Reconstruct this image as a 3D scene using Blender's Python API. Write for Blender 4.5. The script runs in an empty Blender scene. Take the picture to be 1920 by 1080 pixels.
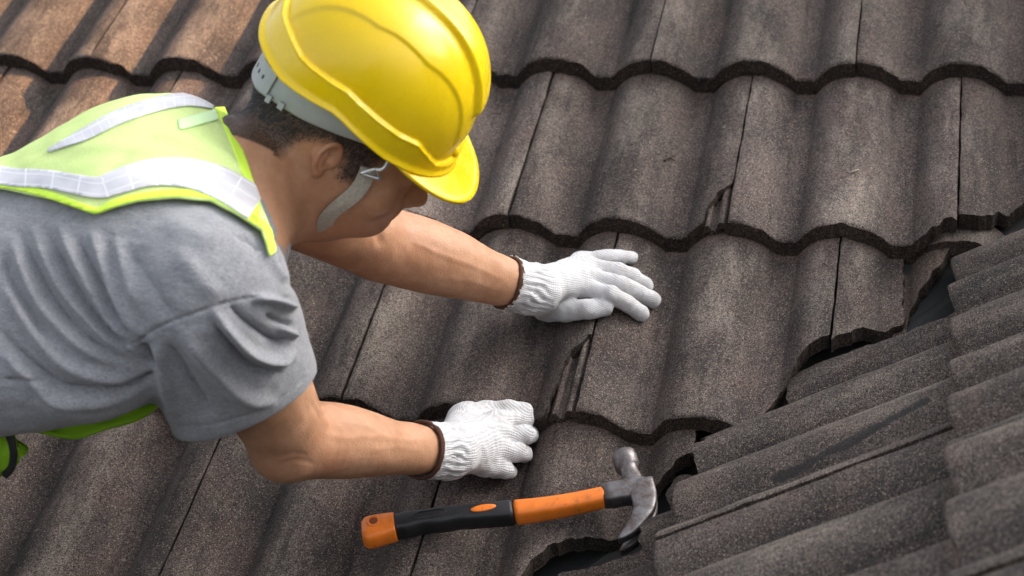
import bpy, math, random
import numpy as np
from mathutils import Matrix, Vector

# ------------------------------------------------------------------ frames
# "roof frame": u along the eaves, v up the slope, w out of the slope. The world is that frame pitched by 30 degrees.
PITCH = math.radians(30)
M = Matrix.Rotation(PITCH, 4, 'X')
RC = np.array([[0.974191141614185, 0.18475050712208357, -0.12968758505942857],
               [0.03804265575616032, -0.7007028776196624, -0.7124382314531403],
               [-0.22249578859706956, 0.6891173538746453, -0.6896469362238382]])
CC = np.array([0.42694388057648924, -1.1343991256612347, 1.6866499939017063])
FPX = 3488.84

scene = bpy.context.scene
# ------------------------------------------------------------------ camera
cam = bpy.data.cameras.new('camera')
cam.sensor_width = 36.0
cam.lens = FPX / 1920 * 36.0
cam.clip_start = 0.05
cam.clip_end = 2000
cam_ob = bpy.data.objects.new('camera', cam)
scene.collection.objects.link(cam_ob)
cm = Matrix.Identity(4)
for i in range(3):
    cm[i][0] = RC[0][i]; cm[i][1] = -RC[1][i]; cm[i][2] = -RC[2][i]; cm[i][3] = CC[i]
cam_ob.matrix_world = M @ cm
cam.dof.use_dof = True
cam.dof.focus_distance = 2.22
cam.dof.aperture_fstop = 6.0
scene.camera = cam_ob

# ------------------------------------------------------------------ world, sun, exposure
SUN_DIR = Vector((0.7776, 0.3142, 0.5446)).normalized()     # towards the sun: behind the added, unseen sun blocker
sun_el = math.asin(SUN_DIR.z)
sun_az = math.atan2(SUN_DIR.x, SUN_DIR.y)                # clockwise from +Y
world = bpy.data.worlds.new('World'); scene.world = world; world.use_nodes = True
wn = world.node_tree.nodes; wl = world.node_tree.links
sky = wn.new('ShaderNodeTexSky'); sky.sky_type = 'NISHITA'; sky.sun_disc = False
sky.sun_elevation = sun_el; sky.sun_rotation = sun_az
sky.air_density = 1.0; sky.dust_density = 5.5; sky.ozone_density = 0.6
hs = wn.new('ShaderNodeHueSaturation'); hs.inputs['Saturation'].default_value = 0.30
wl.new(sky.outputs[0], hs.inputs['Color'])
wl.new(hs.outputs[0], wn['Background'].inputs[0])
wn['Background'].inputs[1].default_value = 0.15
sl = bpy.data.lights.new('sun', 'SUN'); sl.energy = 5.0; sl.angle = math.radians(0.6); sl.color = (1.0, 0.56, 0.25)
sun_ob = bpy.data.objects.new('sun', sl); scene.collection.objects.link(sun_ob)
sun_ob.rotation_euler = SUN_DIR.to_track_quat('Z', 'Y').to_euler()
sun_ob.location = (6, 0, 6)
scene.view_settings.view_transform = 'Standard'
scene.view_settings.look = 'None'
scene.view_settings.gamma = 1.0
scene.view_settings.exposure = 1.58
scene.render.engine = 'CYCLES'
scene.cycles.use_denoising = True
scene.cycles.max_bounces = 6
scene.cycles.transparent_max_bounces = 12

# ------------------------------------------------------------------ helpers
rng = np.random.default_rng(7)

def atw(x, y, w):
    """point of the roof frame at height w over the slope, seen at photo pixel x, y"""
    d = RC.T @ np.array([(x - 960) / FPX, (y - 540) / FPX, 1.0])
    return CC + d * ((w - CC[2]) / d[2])

def atd(x, y, depth):
    return CC + RC.T @ np.array([(x - 960) / FPX, (y - 540) / FPX, 1.0]) * depth

def proj(X):
    c = (np.asarray(X) - CC) @ RC.T
    return np.stack([960 + FPX * c[:, 0] / c[:, 2], 540 + FPX * c[:, 1] / c[:, 2], c[:, 2]], 1)

def camdir(x, y, z):
    """direction given in camera axes (right, down, away)"""
    v = np.array([x, y, z], float) @ RC
    return v / np.linalg.norm(v)

def unit(v):
    v = np.asarray(v, float)
    return v / np.linalg.norm(v)

def thing(name, label, cat, base, group=None, kind=None):
    o = bpy.data.objects.new(name, None)
    scene.collection.objects.link(o)
    o.empty_display_size = 0.05
    o.matrix_world = M @ Matrix.Translation(Vector(base))
    o['_b'] = [float(x) for x in base]
    if label: o['label'] = label
    if cat: o['category'] = cat
    if group: o['group'] = group
    if kind: o['kind'] = kind
    return o

def obj(name, verts, faces, mat, parent=None, smooth=True, base=None, face_mats=None):
    """one mesh object; verts are given in the roof frame"""
    verts = np.asarray(verts, float)
    if base is None:
        base = np.array(parent['_b']) if parent is not None and '_b' in parent else np.zeros(3)
    me = bpy.data.meshes.new(name)
    me.from_pydata((verts - base).tolist(), [], faces.tolist() if isinstance(faces, np.ndarray) else [tuple(f) for f in faces])
    if smooth is True:
        me.polygons.foreach_set('use_smooth', np.ones(len(me.polygons), bool))
    elif smooth is not False:
        me.polygons.foreach_set('use_smooth', np.asarray(smooth, bool))
    for m in (mat if isinstance(mat, (list, tuple)) else [mat]):
        me.materials.append(m)
    if face_mats is not None:
        me.polygons.foreach_set('material_index', np.asarray(face_mats, np.int32))
    me.update()
    o = bpy.data.objects.new(name, me)
    scene.collection.objects.link(o)
    o['_b'] = [float(x) for x in base]
    if parent is not None:
        o.parent = parent
        pb = np.array(parent['_b'])
        if np.abs(base - pb).max() > 1e-9:
            o.location = Vector(base - pb)
    else:
        o.matrix_world = M @ Matrix.Translation(Vector(base))
    return o

def add_attr(o, name, data, typ='FLOAT'):
    a = o.data.attributes.new(name, typ, 'POINT')
    a.data.foreach_set('vector' if typ == 'FLOAT_VECTOR' else 'value', np.ascontiguousarray(data, np.float32).ravel())

def noise3(p, scale, seed=0):
    """cheap smooth value noise, -1..1"""
    q = np.asarray(p) * scale + seed * 17.31
    i = np.floor(q).astype(np.int64); f = q - i
    f = f * f * (3 - 2 * f)
    out = 0
    for dx in (0, 1):
        for dy in (0, 1):
            for dz in (0, 1):
                h = (i[:, 0] + dx) * 374761393 + (i[:, 1] + dy) * 668265263 + (i[:, 2] + dz) * 2147483647 + seed * 1013
                h = (h ^ (h >> 13)) * 1274126177
                h = ((h ^ (h >> 16)) & 0xffff) / 32767.5 - 1
                w = (f[:, 0] if dx else 1 - f[:, 0]) * (f[:, 1] if dy else 1 - f[:, 1]) * (f[:, 2] if dz else 1 - f[:, 2])
                out = out + h * w
    return out

def seg_dist(P, poly, closed=False):
    """distance of 2-D (or 3-D) points to a polyline, and the arc parameter 0..1 of the foot point"""
    poly = np.asarray(poly, float)
    if closed: poly = np.vstack([poly, poly[:1]])
    L = np.r_[0, np.cumsum(np.linalg.norm(np.diff(poly, axis=0), axis=1))]
    best = np.full(len(P), 1e9); par = np.zeros(len(P))
    for k in range(len(poly) - 1):
        a, b = poly[k], poly[k + 1]; d = b - a
        t = np.clip(((P - a) @ d) / (d @ d + 1e-12), 0, 1)
        e = np.linalg.norm(P - a - t[:, None] * d, axis=1)
        m = e < best
        best[m] = e[m]; par[m] = (L[k] + t[m] * (L[k + 1] - L[k])) / L[-1]
    return best, par

def poly_sd(P, poly):
    """signed distance to a closed 2-D polygon, negative inside"""
    poly = np.asarray(poly, float)
    d, _ = seg_dist(P, poly, True)
    ins = np.zeros(len(P), bool); n = len(poly)
    for k in range(n):
        a, b = poly[k], poly[(k + 1) % n]
        c = (a[1] > P[:, 1]) != (b[1] > P[:, 1])
        with np.errstate(divide='ignore', invalid='ignore'):
            x = (b[0] - a[0]) * (P[:, 1] - a[1]) / (b[1] - a[1]) + a[0]
        ins ^= c & (P[:, 0] < x)
    return np.where(ins, -d, d)

def clip_tris(V, T, field):
    """keep the part of a triangle mesh where field < 0; V may carry any number of columns"""
    V = np.asarray(V, float); T = np.asarray(T, int); field = np.where(np.abs(field) < 1e-9, -1e-9, field)
    inside = field < 0
    cnt = inside[T].sum(1)
    keep = [T[cnt == 3]]
    extra = []; cache = {}; new = []
    n0 = len(V)
    def cut(a, b):
        k = (a, b) if a < b else (b, a)
        if k not in cache:
            t = field[a] / (field[a] - field[b])
            cache[k] = n0 + len(new); new.append(V[a] * (1 - t) + V[b] * t)
        return cache[k]
    for tri in T[(cnt == 1) | (cnt == 2)]:
        a, b, c = (int(x) for x in tri)
        for _ in range(3):
            if inside[a] and not inside[b] and not inside[c]:
                extra.append((a, cut(a, b), cut(a, c))); break
            if inside[a] and inside[b] and not inside[c]:
                p, q = cut(b, c), cut(a, c)
                extra += [(a, b, p), (a, p, q)]; break
            a, b, c = b, c, a
    if new: V = np.vstack([V, np.array(new)])
    T = np.vstack(keep + ([np.array(extra, int)] if extra else []))
    used = np.unique(T); m = np.full(len(V), -1); m[used] = np.arange(len(used))
    return V[used], m[T]

def boundary_edges(T):
    from collections import Counter
    E = np.vstack([T[:, [0, 1]], T[:, [1, 2]], T[:, [2, 0]]])
    S = set(map(tuple, E.tolist()))
    return [e for e in S if (e[1], e[0]) not in S]

def quad_grid(nu, nv):
    i = np.arange(nu - 1)[:, None] * nv + np.arange(nv - 1)[None, :]
    i = i.ravel()
    return np.stack([i, i + nv, i + nv + 1, i + 1], 1)

def shell(V, T, N, t):
    """give an open triangle sheet a real thickness t, along -N"""
    n = len(V)
    B = V - N * t
    F = [tuple(x) for x in T] + [(x[2] + n, x[1] + n, x[0] + n) for x in T]
    for a, b in boundary_edges(T):
        F.append((b, a, a + n, b + n))
    return np.vstack([V, B]), F

def largest_piece(T):
    """keep the biggest connected piece of a triangle list"""
    par = {}
    def find(a):
        while par[a] != a: par[a] = par[par[a]]; a = par[a]
        return a
    for t in T.tolist():
        for x in t: par.setdefault(x, x)
        r = find(t[0])
        for x in t[1:]:
            q_ = find(x)
            if q_ != r: par[q_] = r
    lab = np.array([find(t) for t in T[:, 0].tolist()])
    u_, c_ = np.unique(lab, return_counts=True)
    return T[lab == u_[c_.argmax()]]

def compact(X, T):
    used = np.unique(T); m = np.full(len(X), -1); m[used] = np.arange(len(used)); return X[used], m[T]

def vnormals(V, F):
    N = np.zeros_like(V)
    F = np.asarray(F)
    for k in range(1, F.shape[1] - 1):
        c = np.cross(V[F[:, k]] - V[F[:, 0]], V[F[:, k + 1]] - V[F[:, 0]])
        for j in (0, k, k + 1):
            for d in range(3): N[:, d] += np.bincount(F[:, j], c[:, d], len(V))
    return N / (np.linalg.norm(N, axis=1)[:, None] + 1e-15)

def smooth_mesh(V, F, it=3, lam=0.5):
    F = np.asarray(F); k = F.shape[1]
    a = np.concatenate([F[:, j] for j in range(k)] + [F[:, (j + 1) % k] for j in range(k)])
    b = np.concatenate([F[:, (j + 1) % k] for j in range(k)] + [F[:, j] for j in range(k)])
    c = np.maximum(np.bincount(a, minlength=len(V)), 1)[:, None]
    for _ in range(it):
        S = np.stack([np.bincount(a, V[b, d], len(V)) for d in range(3)], 1)
        V = V + lam * (S / c - V)
    return V

def subdivide(V, F):
    """split every quad in four"""
    n = len(V); k = len(F)
    E = np.vstack([F[:, [i, (i + 1) % 4]] for i in range(4)]); E.sort(1)
    key = E[:, 0].astype(np.int64) * n + E[:, 1]
    u_, first, inv = np.unique(key, return_index=True, return_inverse=True)
    mid = 0.5 * (V[E[first, 0]] + V[E[first, 1]])
    cen_ = V[F].mean(1)
    inv = inv.reshape(4, k).T + n; c = np.arange(k) + n + len(mid)
    F2 = np.vstack([np.stack([F[:, i], inv[:, i], c, inv[:, i - 1]], 1) for i in range(4)])
    return np.vstack([V, mid, cen_]), F2

def spline(pts, n):
    """Catmull-Rom through the rows of pts"""
    pts = np.asarray(pts, float)
    P = np.vstack([2 * pts[0] - pts[1], pts, 2 * pts[-1] - pts[-2]])
    t = np.linspace(0, len(pts) - 1, n); k = np.minimum(t.astype(int), len(pts) - 2); f = (t - k)[:, None]
    a, b, c, d = P[k], P[k + 1], P[k + 2], P[k + 3]
    return 0.5 * (2 * b + (c - a) * f + (2 * a - 5 * b + 4 * c - d) * f ** 2 + (3 * b - a - 3 * c + d) * f ** 3)

def loft(rings, closed=True, caps=True):
    """rings: (n, m, 3) -> verts, faces"""
    rings = np.asarray(rings, float); n, m, _ = rings.shape
    V = rings.reshape(-1, 3); F = []
    for i in range(n - 1):
        for j in range(m if closed else m - 1):
            k = (j + 1) % m
            F.append((i * m + j, i * m + k, (i + 1) * m + k, (i + 1) * m + j))
    if caps and closed:
        F.append(tuple(range(m - 1, -1, -1))); F.append(tuple((n - 1) * m + j for j in range(m)))
    return V, F

def tube(path, r, m=10, caps=True, flat=None):
    """round tube along a path; flat = (normal, factor) squashes the section"""
    path = np.asarray(path, float); n = len(path)
    r = np.broadcast_to(r, n)
    T = np.gradient(path, axis=0); T /= np.linalg.norm(T, axis=1)[:, None]
    ref = np.array([0.13, 0.31, 0.94]) if flat is None else np.asarray(flat[0], float)
    rings = []
    a = 2 * np.pi * np.arange(m) / m
    for p, t, q in zip(path, T, r):
        y = unit(ref - t * (ref @ t)); x = np.cross(y, t)
        s = 1 if flat is None else flat[1]
        rings.append(p + q * (np.cos(a)[:, None] * x + s * np.sin(a)[:, None] * y))
    return loft(rings, True, caps)

def join(*parts):
    V = []; F = []; n = 0
    for v, f in parts:
        V.append(np.asarray(v, float)); F += [tuple(i + n for i in x) for x in f]; n += len(v)
    return np.vstack(V), F

# ---------------- signed distance fields on a grid, drawn with surface nets
def smin(a, b, k):
    if k <= 0: return np.minimum(a, b)
    h = np.clip(0.5 + 0.5 * (b - a) / k, 0, 1)
    return b + (a - b) * h - k * h * (1 - h)

def smax(a, b, k): return -smin(-a, -b, k)

def sd_cone(p, a, b, ra, rb):
    """round cone between a and b"""
    a = np.asarray(a, float); b = np.asarray(b, float)
    ba = b - a; l2 = ba @ ba; rr = ra - rb; a2 = l2 - rr * rr
    if a2 <= 1e-12:
        c, r = (a, ra) if ra > rb else (b, rb)
        return np.linalg.norm(p - c, axis=-1) - r
    il2 = 1 / l2
    pa = p - a; y = pa @ ba; z = y - l2
    x = pa * l2 - ba * y[..., None]; x2 = (x * x).sum(-1)
    y2 = y * y * l2; z2 = z * z * l2
    k = np.sign(rr) * rr * rr * x2
    out = (np.sqrt(x2 * a2 * il2) + y * rr) * il2 - ra
    m1 = np.sign(z) * a2 * z2 > k
    m2 = (~m1) & (np.sign(y) * a2 * y2 < k)
    out = np.where(m1, np.sqrt(x2 + z2) * il2 - rb, out)
    out = np.where(m2, np.sqrt(x2 + y2) * il2 - ra, out)
    return out

def sd_ell(p, c, axes, r):
    """ellipsoid; axes rows are unit directions"""
    q = (p - c) @ np.asarray(axes).T
    r = np.asarray(r, float)
    k0 = np.linalg.norm(q / r, axis=-1); k1 = np.linalg.norm(q / (r * r), axis=-1)
    return k0 * (k0 - 1) / np.maximum(k1, 1e-9)

class Field:
    def __init__(s, lo, hi, h):
        s.lo = np.asarray(lo, float); s.h = h
        s.n = np.ceil((np.asarray(hi) - s.lo) / h).astype(int) + 1
        s.D = np.full(tuple(s.n), 0.09, np.float32)
    def block(s, lo, hi):
        i0 = np.clip(np.floor((lo - s.lo) / s.h).astype(int), 0, s.n - 1)
        i1 = np.clip(np.ceil((hi - s.lo) / s.h).astype(int) + 1, 1, s.n)
        sl = tuple(slice(a, b) for a, b in zip(i0, i1))
        ax = [s.lo[k] + s.h * np.arange(i0[k], i1[k]) for k in range(3)]
        g = np.stack(np.meshgrid(*ax, indexing='ij'), -1)
        return sl, g
    def add(s, fn, lo, hi, k=0.01, mode='u'):
        m = (0.024 if s.h > 0.0025 else 0.009) + k
        sl, g = s.block(np.asarray(lo) - m, np.asarray(hi) + m)
        if 0 in g.shape: return
        d = fn(g).astype(np.float32)
        s.D[sl] = smin(s.D[sl], d, k) if mode == 'u' else smax(s.D[sl], -d if mode == 's' else d, k)
    def cone(s, a, b, ra, rb, k=0.01, squash=None, mode='u'):
        a = np.asarray(a, float); b = np.asarray(b, float); R_ = max(ra, rb)
        if squash is None:
            s.add(lambda g: sd_cone(g, a, b, ra, rb), np.minimum(a, b) - R_, np.maximum(a, b) + R_, k, mode)
        else:                                    # (axis, factor): section stretched by factor along axis
            ax, fac = unit(squash[0]), squash[1]
            def fn(g):
                q = g + ((g - a) @ ax)[..., None] * ax * (1 / fac - 1)
                b2 = b + ((b - a) @ ax) * ax * (1 / fac - 1)
                return sd_cone(q, a, b2, ra, rb)
            R2 = R_ * max(1, fac)
            s.add(fn, np.minimum(a, b) - R2, np.maximum(a, b) + R2, k, mode)
    def ell(s, c, axes, r, k=0.01, mode='u'):
        R_ = max(r); c = np.asarray(c, float)
        s.add(lambda g: sd_ell(g, c, axes, r), c - R_, c + R_, k, mode)
    def mesh(s, level=0.0):
        D = s.D - level
        neg = D < 0
        n = D.shape
        c = np.zeros((n[0] - 1, n[1] - 1, n[2] - 1), np.int8)
        for dx in (0, 1):
            for dy in (0, 1):
                for dz in (0, 1):
                    c += neg[dx:n[0] - 1 + dx, dy:n[1] - 1 + dy, dz:n[2] - 1 + dz]
        cell = np.argwhere((c > 0) & (c < 8))
        idx = np.full(c.shape, -1, np.int32); idx[tuple(cell.T)] = np.arange(len(cell))
        corners = [(x, y, z) for x in (0, 1) for y in (0, 1) for z in (0, 1)]
        val = {k: D[cell[:, 0] + k[0], cell[:, 1] + k[1], cell[:, 2] + k[2]] for k in corners}
        S = np.zeros((len(cell), 3)); W = np.zeros(len(cell))
        for a in corners:
            for d in range(3):
                if a[d] == 0:
                    b = list(a); b[d] = 1; b = tuple(b)
                    va, vb = val[a], val[b]; m = (va < 0) != (vb < 0)
                    t = np.where(m, va / np.where(m, va - vb, 1), 0)
                    p = np.tile(np.array(a, float), (len(cell), 1)); p[:, d] = t
                    S[m] += p[m]; W[m] += 1
        V = s.lo + s.h * (cell + S / W[:, None])
        F = []
        for d in range(3):
            e1, e2 = (d + 1) % 3, (d + 2) % 3
            sa = [slice(None)] * 3; sb = [slice(None)] * 3
            sa[d] = slice(0, -1); sb[d] = slice(1, None)
            A = neg[tuple(sa)]; B = neg[tuple(sb)]
            e = np.argwhere(A != B)
            ok = (e[:, e1] > 0) & (e[:, e2] > 0) & (e[:, e1] < n[e1] - 1) & (e[:, e2] < n[e2] - 1)
            e = e[ok]
            o1 = np.zeros(3, int); o1[e1] = 1; o2 = np.zeros(3, int); o2[e2] = 1
            q = [idx[tuple((e - x).T)] for x in (o1 + o2, o2, 0 * o1, o1)]
            q = np.stack(q, 1)
            fl = A[tuple(e.T)]
            q[~fl] = q[~fl][:, ::-1]
            F.append(q)
        F = np.vstack(F); F = F[(F >= 0).all(1)]
        return V, F

def sample_field(fld, P):
    q = (P - fld.lo) / fld.h
    i = np.clip(np.floor(q).astype(int), 0, fld.n - 2); f = np.clip(q - i, 0, 1)
    out = 0
    for dx in (0, 1):
        for dy in (0, 1):
            for dz in (0, 1):
                w = (f[:, 0] if dx else 1 - f[:, 0]) * (f[:, 1] if dy else 1 - f[:, 1]) * (f[:, 2] if dz else 1 - f[:, 2])
                out = out + w * fld.D[i[:, 0] + dx, i[:, 1] + dy, i[:, 2] + dz]
    return out
# ------------------------------------------------------------------ materials
def new_mat(name):
    m = bpy.data.materials.new(name); m.use_nodes = True
    nt = m.node_tree; b = nt.nodes['Principled BSDF']
    return m, nt, b

class NT:
    def __init__(s, nt): s.nt = nt; s.n = nt.nodes; s.l = nt.links
    def node(s, typ, **kw):
        n = s.n.new(typ)
        for k, v in kw.items(): setattr(n, k, v)
        return n
    def link(s, a, b): s.l.new(a, b)
    def attr(s, name, out='Vector'):
        n = s.node('ShaderNodeAttribute'); n.attribute_name = name; return n.outputs[out]
    def val(s, sock, v):
        if hasattr(v, 'is_linked') or isinstance(v, bpy.types.NodeSocket): s.l.new(v, sock)
        else: sock.default_value = v
    def noise(s, vec, scale, detail=3, rough=0.55, out='Fac'):
        n = s.node('ShaderNodeTexNoise'); s.l.new(vec, n.inputs['Vector'])
        n.inputs['Scale'].default_value = scale; n.inputs['Detail'].default_value = detail; n.inputs['Roughness'].default_value = rough
        return n.outputs[out]
    def vor(s, vec, scale, out='Color', feature='F1'):
        n = s.node('ShaderNodeTexVoronoi'); n.feature = feature; s.l.new(vec, n.inputs['Vector']); n.inputs['Scale'].default_value = scale
        return n.outputs[out]
    def mul(s, vec, v):
        n = s.node('ShaderNodeVectorMath', operation='MULTIPLY'); s.l.new(vec, n.inputs[0]); n.inputs[1].default_value = v; return n.outputs[0]
    def addv(s, a, b):
        n = s.node('ShaderNodeVectorMath', operation='ADD'); s.val(n.inputs[0], a); s.val(n.inputs[1], b); return n.outputs[0]
    def math(s, op, a, b=0.0, clamp=False):
        n = s.node('ShaderNodeMath', operation=op); n.use_clamp = clamp
        s.val(n.inputs[0], a); s.val(n.inputs[1], b); return n.outputs[0]
    def ramp(s, fac, lo, hi, a=0.0, b=1.0):
        n = s.node('ShaderNodeMapRange'); s.val(n.inputs[0], fac)
        n.inputs[1].default_value = lo; n.inputs[2].default_value = hi; n.inputs[3].default_value = a; n.inputs[4].default_value = b
        return n.outputs[0]
    def mix(s, fac, a, b, typ='MIX'):
        n = s.node('ShaderNodeMix', data_type='RGBA', blend_type=typ)
        s.val(n.inputs[0], fac); s.val(n.inputs[6], a); s.val(n.inputs[7], b); return n.outputs[2]
    def bump(s, h, strength, dist, prev=None):
        n = s.node('ShaderNodeBump'); n.inputs['Strength'].default_value = strength; n.inputs['Distance'].default_value = dist
        s.l.new(h, n.inputs['Height'])
        if prev is not None: s.l.new(prev, n.inputs['Normal'])
        return n.outputs[0]
    def sep(s, v):
        n = s.node('ShaderNodeSeparateXYZ'); s.l.new(v, n.inputs[0]); return n.outputs

def rgb(*c): return (c[0], c[1], c[2], 1.0)

def tile_material(name, dark, light, edge=False, pale=1.0):
    m, nt, b = new_mat(name); g = NT(nt)
    p0 = g.attr('puv')
    oi = g.node('ShaderNodeObjectInfo')
    off = g.node('ShaderNodeCombineXYZ')
    for i, k in enumerate((9.7, 13.1, 5.3)): g.link(g.math('MULTIPLY', oi.outputs['Random'], k), off.inputs[i])
    p = g.addv(p0, off.outputs[0])
    streak = g.noise(g.mul(p, (26, 5, 10)), 1.0, 4, 0.6)
    blot = g.noise(p, 9.0, 4, 0.6)
    fine = g.noise(p, 640.0, 2, 0.6)
    mid = g.noise(p, 140.0, 3, 0.65)
    cell = g.vor(p, 900.0)
    cs = g.node('ShaderNodeSeparateColor'); g.link(cell, cs.inputs[0])
    base = g.mix(g.ramp(g.math('ADD', g.math('MULTIPLY', blot, 0.5), g.math('MULTIPLY', streak, 0.5)), 0.36, 0.64), rgb(*dark), rgb(*light))
    # purple-brown and olive drifts
    base = g.mix(g.ramp(g.noise(p, 17.0, 3), 0.45, 0.70, 0, 0.55), base, rgb(light[0] * 0.76, light[1] * 0.66, light[2] * 0.64))
    base = g.mix(g.ramp(g.noise(g.addv(p, (3.1, 7.7, 1.9)), 8.0, 4), 0.50, 0.72, 0, 0.5), base, rgb(dark[0] * 0.85, dark[1] * 1.06, dark[2] * 0.98))
    # worn, pale drift on patches of the crests
    crest = g.attr('crest', 'Fac')
    worn = g.math('MULTIPLY', g.ramp(g.noise(g.mul(p, (14, 4.5, 14)), 1.0, 5, 0.7), 0.46, 0.70), crest)
    base = g.mix(g.math('MULTIPLY', worn, 0.50 * pale), base, rgb(0.26, 0.22, 0.185))
    algae = g.ramp(g.noise(g.mul(g.addv(p, (1.7, 0.3, 4.1)), (34, 3.2, 20)), 1.0, 5, 0.7), 0.54, 0.70)
    base = g.mix(g.math('MULTIPLY', algae, 0.75), base, rgb(dark[0] * 0.55, dark[1] * 0.62, dark[2] * 0.60))
    lich = g.ramp(g.noise(p, 46.0, 5, 0.8), 0.64, 0.72)
    base = g.mix(g.math('MULTIPLY', lich, 0.65 * pale), base, rgb(0.25, 0.225, 0.19))
    # the strip sheltered by the next course stays clean and brown
    base = g.mix(g.math('MULTIPLY', g.attr('clean', 'Fac'), 0.6), base, rgb(0.12, 0.085, 0.072))
    # grains of sand: each its own tone
    grain = g.ramp(cs.outputs[0], 0.0, 1.0, 0.18, 2.0)
    grain2 = g.ramp(fine, 0.30, 0.70, 0.68, 1.36)
    base = g.mix(1.0, base, grain, 'MULTIPLY'); base = g.mix(1.0, base, grain2, 'MULTIPLY')
    spec = g.ramp(cs.outputs[1], 0.92, 0.98)
    base = g.mix(g.math('MULTIPLY', spec, 0.65), base, rgb(0.34, 0.27, 0.21))
    rust = g.math('MULTIPLY', g.ramp(cs.outputs[2], 0.93, 0.98), g.ramp(blot, 0.45, 0.7))
    base = g.mix(g.math('MULTIPLY', rust, 0.6), base, rgb(0.20, 0.10, 0.05))
    tone = g.ramp(oi.outputs['Random'], 0, 1, 0.76, 1.26)
    base = g.mix(1.0, base, tone, 'MULTIPLY')
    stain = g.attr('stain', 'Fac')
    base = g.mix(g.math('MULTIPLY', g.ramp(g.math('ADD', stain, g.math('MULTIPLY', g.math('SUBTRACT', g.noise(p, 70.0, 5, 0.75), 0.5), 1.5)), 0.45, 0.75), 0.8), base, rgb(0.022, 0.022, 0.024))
    if edge:
        base = g.mix(g.ramp(mid, 0.4, 0.68, 0, 0.6), base, rgb(0.022, 0.018, 0.015))
    g.link(base, b.inputs['Base Color'])
    b.inputs['Roughness'].default_value = 0.92
    b.inputs['Specular IOR Level'].default_value = 0.25
    h = g.math('ADD', g.math('MULTIPLY', cs.outputs[0], 0.6), g.math('ADD', fine, g.math('MULTIPLY', mid, 0.9)))
    n = g.bump(h, 0.55 if not edge else 0.9, 0.0016 if not edge else 0.004)
    g.link(n, b.inputs['Normal'])
    return m

M_TILE = tile_material('concrete_tile', (0.030, 0.0245, 0.0235), (0.086, 0.068, 0.061))
M_EDGE = tile_material('concrete_tile_nose', (0.034, 0.024, 0.020), (0.070, 0.050, 0.040), edge=True, pale=0.2)
M_TILE2 = tile_material('concrete_tile_side', (0.028, 0.024, 0.023), (0.082, 0.067, 0.060), pale=0.7)
M_FRESH = tile_material('concrete_tile_unweathered', (0.055, 0.040, 0.034), (0.085, 0.062, 0.052), pale=0.0)

def plain(name, col, rough=0.6, metal=0.0, bump=None, var=0.0, scale=60.0):
    m, nt, b = new_mat(name); g = NT(nt)
    tc = g.node('ShaderNodeTexCoord').outputs['Object']
    b.inputs['Base Color'].default_value = rgb(*col)
    b.inputs['Roughness'].default_value = rough; b.inputs['Metallic'].default_value = metal
    if var:
        f = g.noise(tc, scale, 4, 0.65)
        g.link(g.mix(g.ramp(f, 0.3, 0.7), rgb(*[c * (1 - var) for c in col]), rgb(*[min(1, c * (1 + var)) for c in col])), b.inputs['Base Color'])
        g.link(g.ramp(f, 0.3, 0.7, rough * 0.8, min(1, rough * 1.2)), b.inputs['Roughness'])
    if bump: g.link(g.bump(g.noise(tc, bump[0], 3), bump[1], bump[2]), b.inputs['Normal'])
    return m, g, b
# ------------------------------------------------------------------ roofs
TW = 0.300; GA = 0.34676; AMP = 0.0335; THK = 0.0245; DROP = 0.0285

def profile(u):
    """wave of the tile across its width, crest at 0, trough at -AMP"""
    s = (u / 0.15 + 0.5) % 1.0 - 0.5
    xl = np.clip(-s / 0.385, 0, 1); xr = np.clip(s / 0.425, 0, 1)
    return -AMP * np.where(s < 0, 0.35 * xl ** 2 + 0.65 * xl ** 3.2, 0.75 * xr ** 1.9 + 0.25 * xr ** 3)

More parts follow.
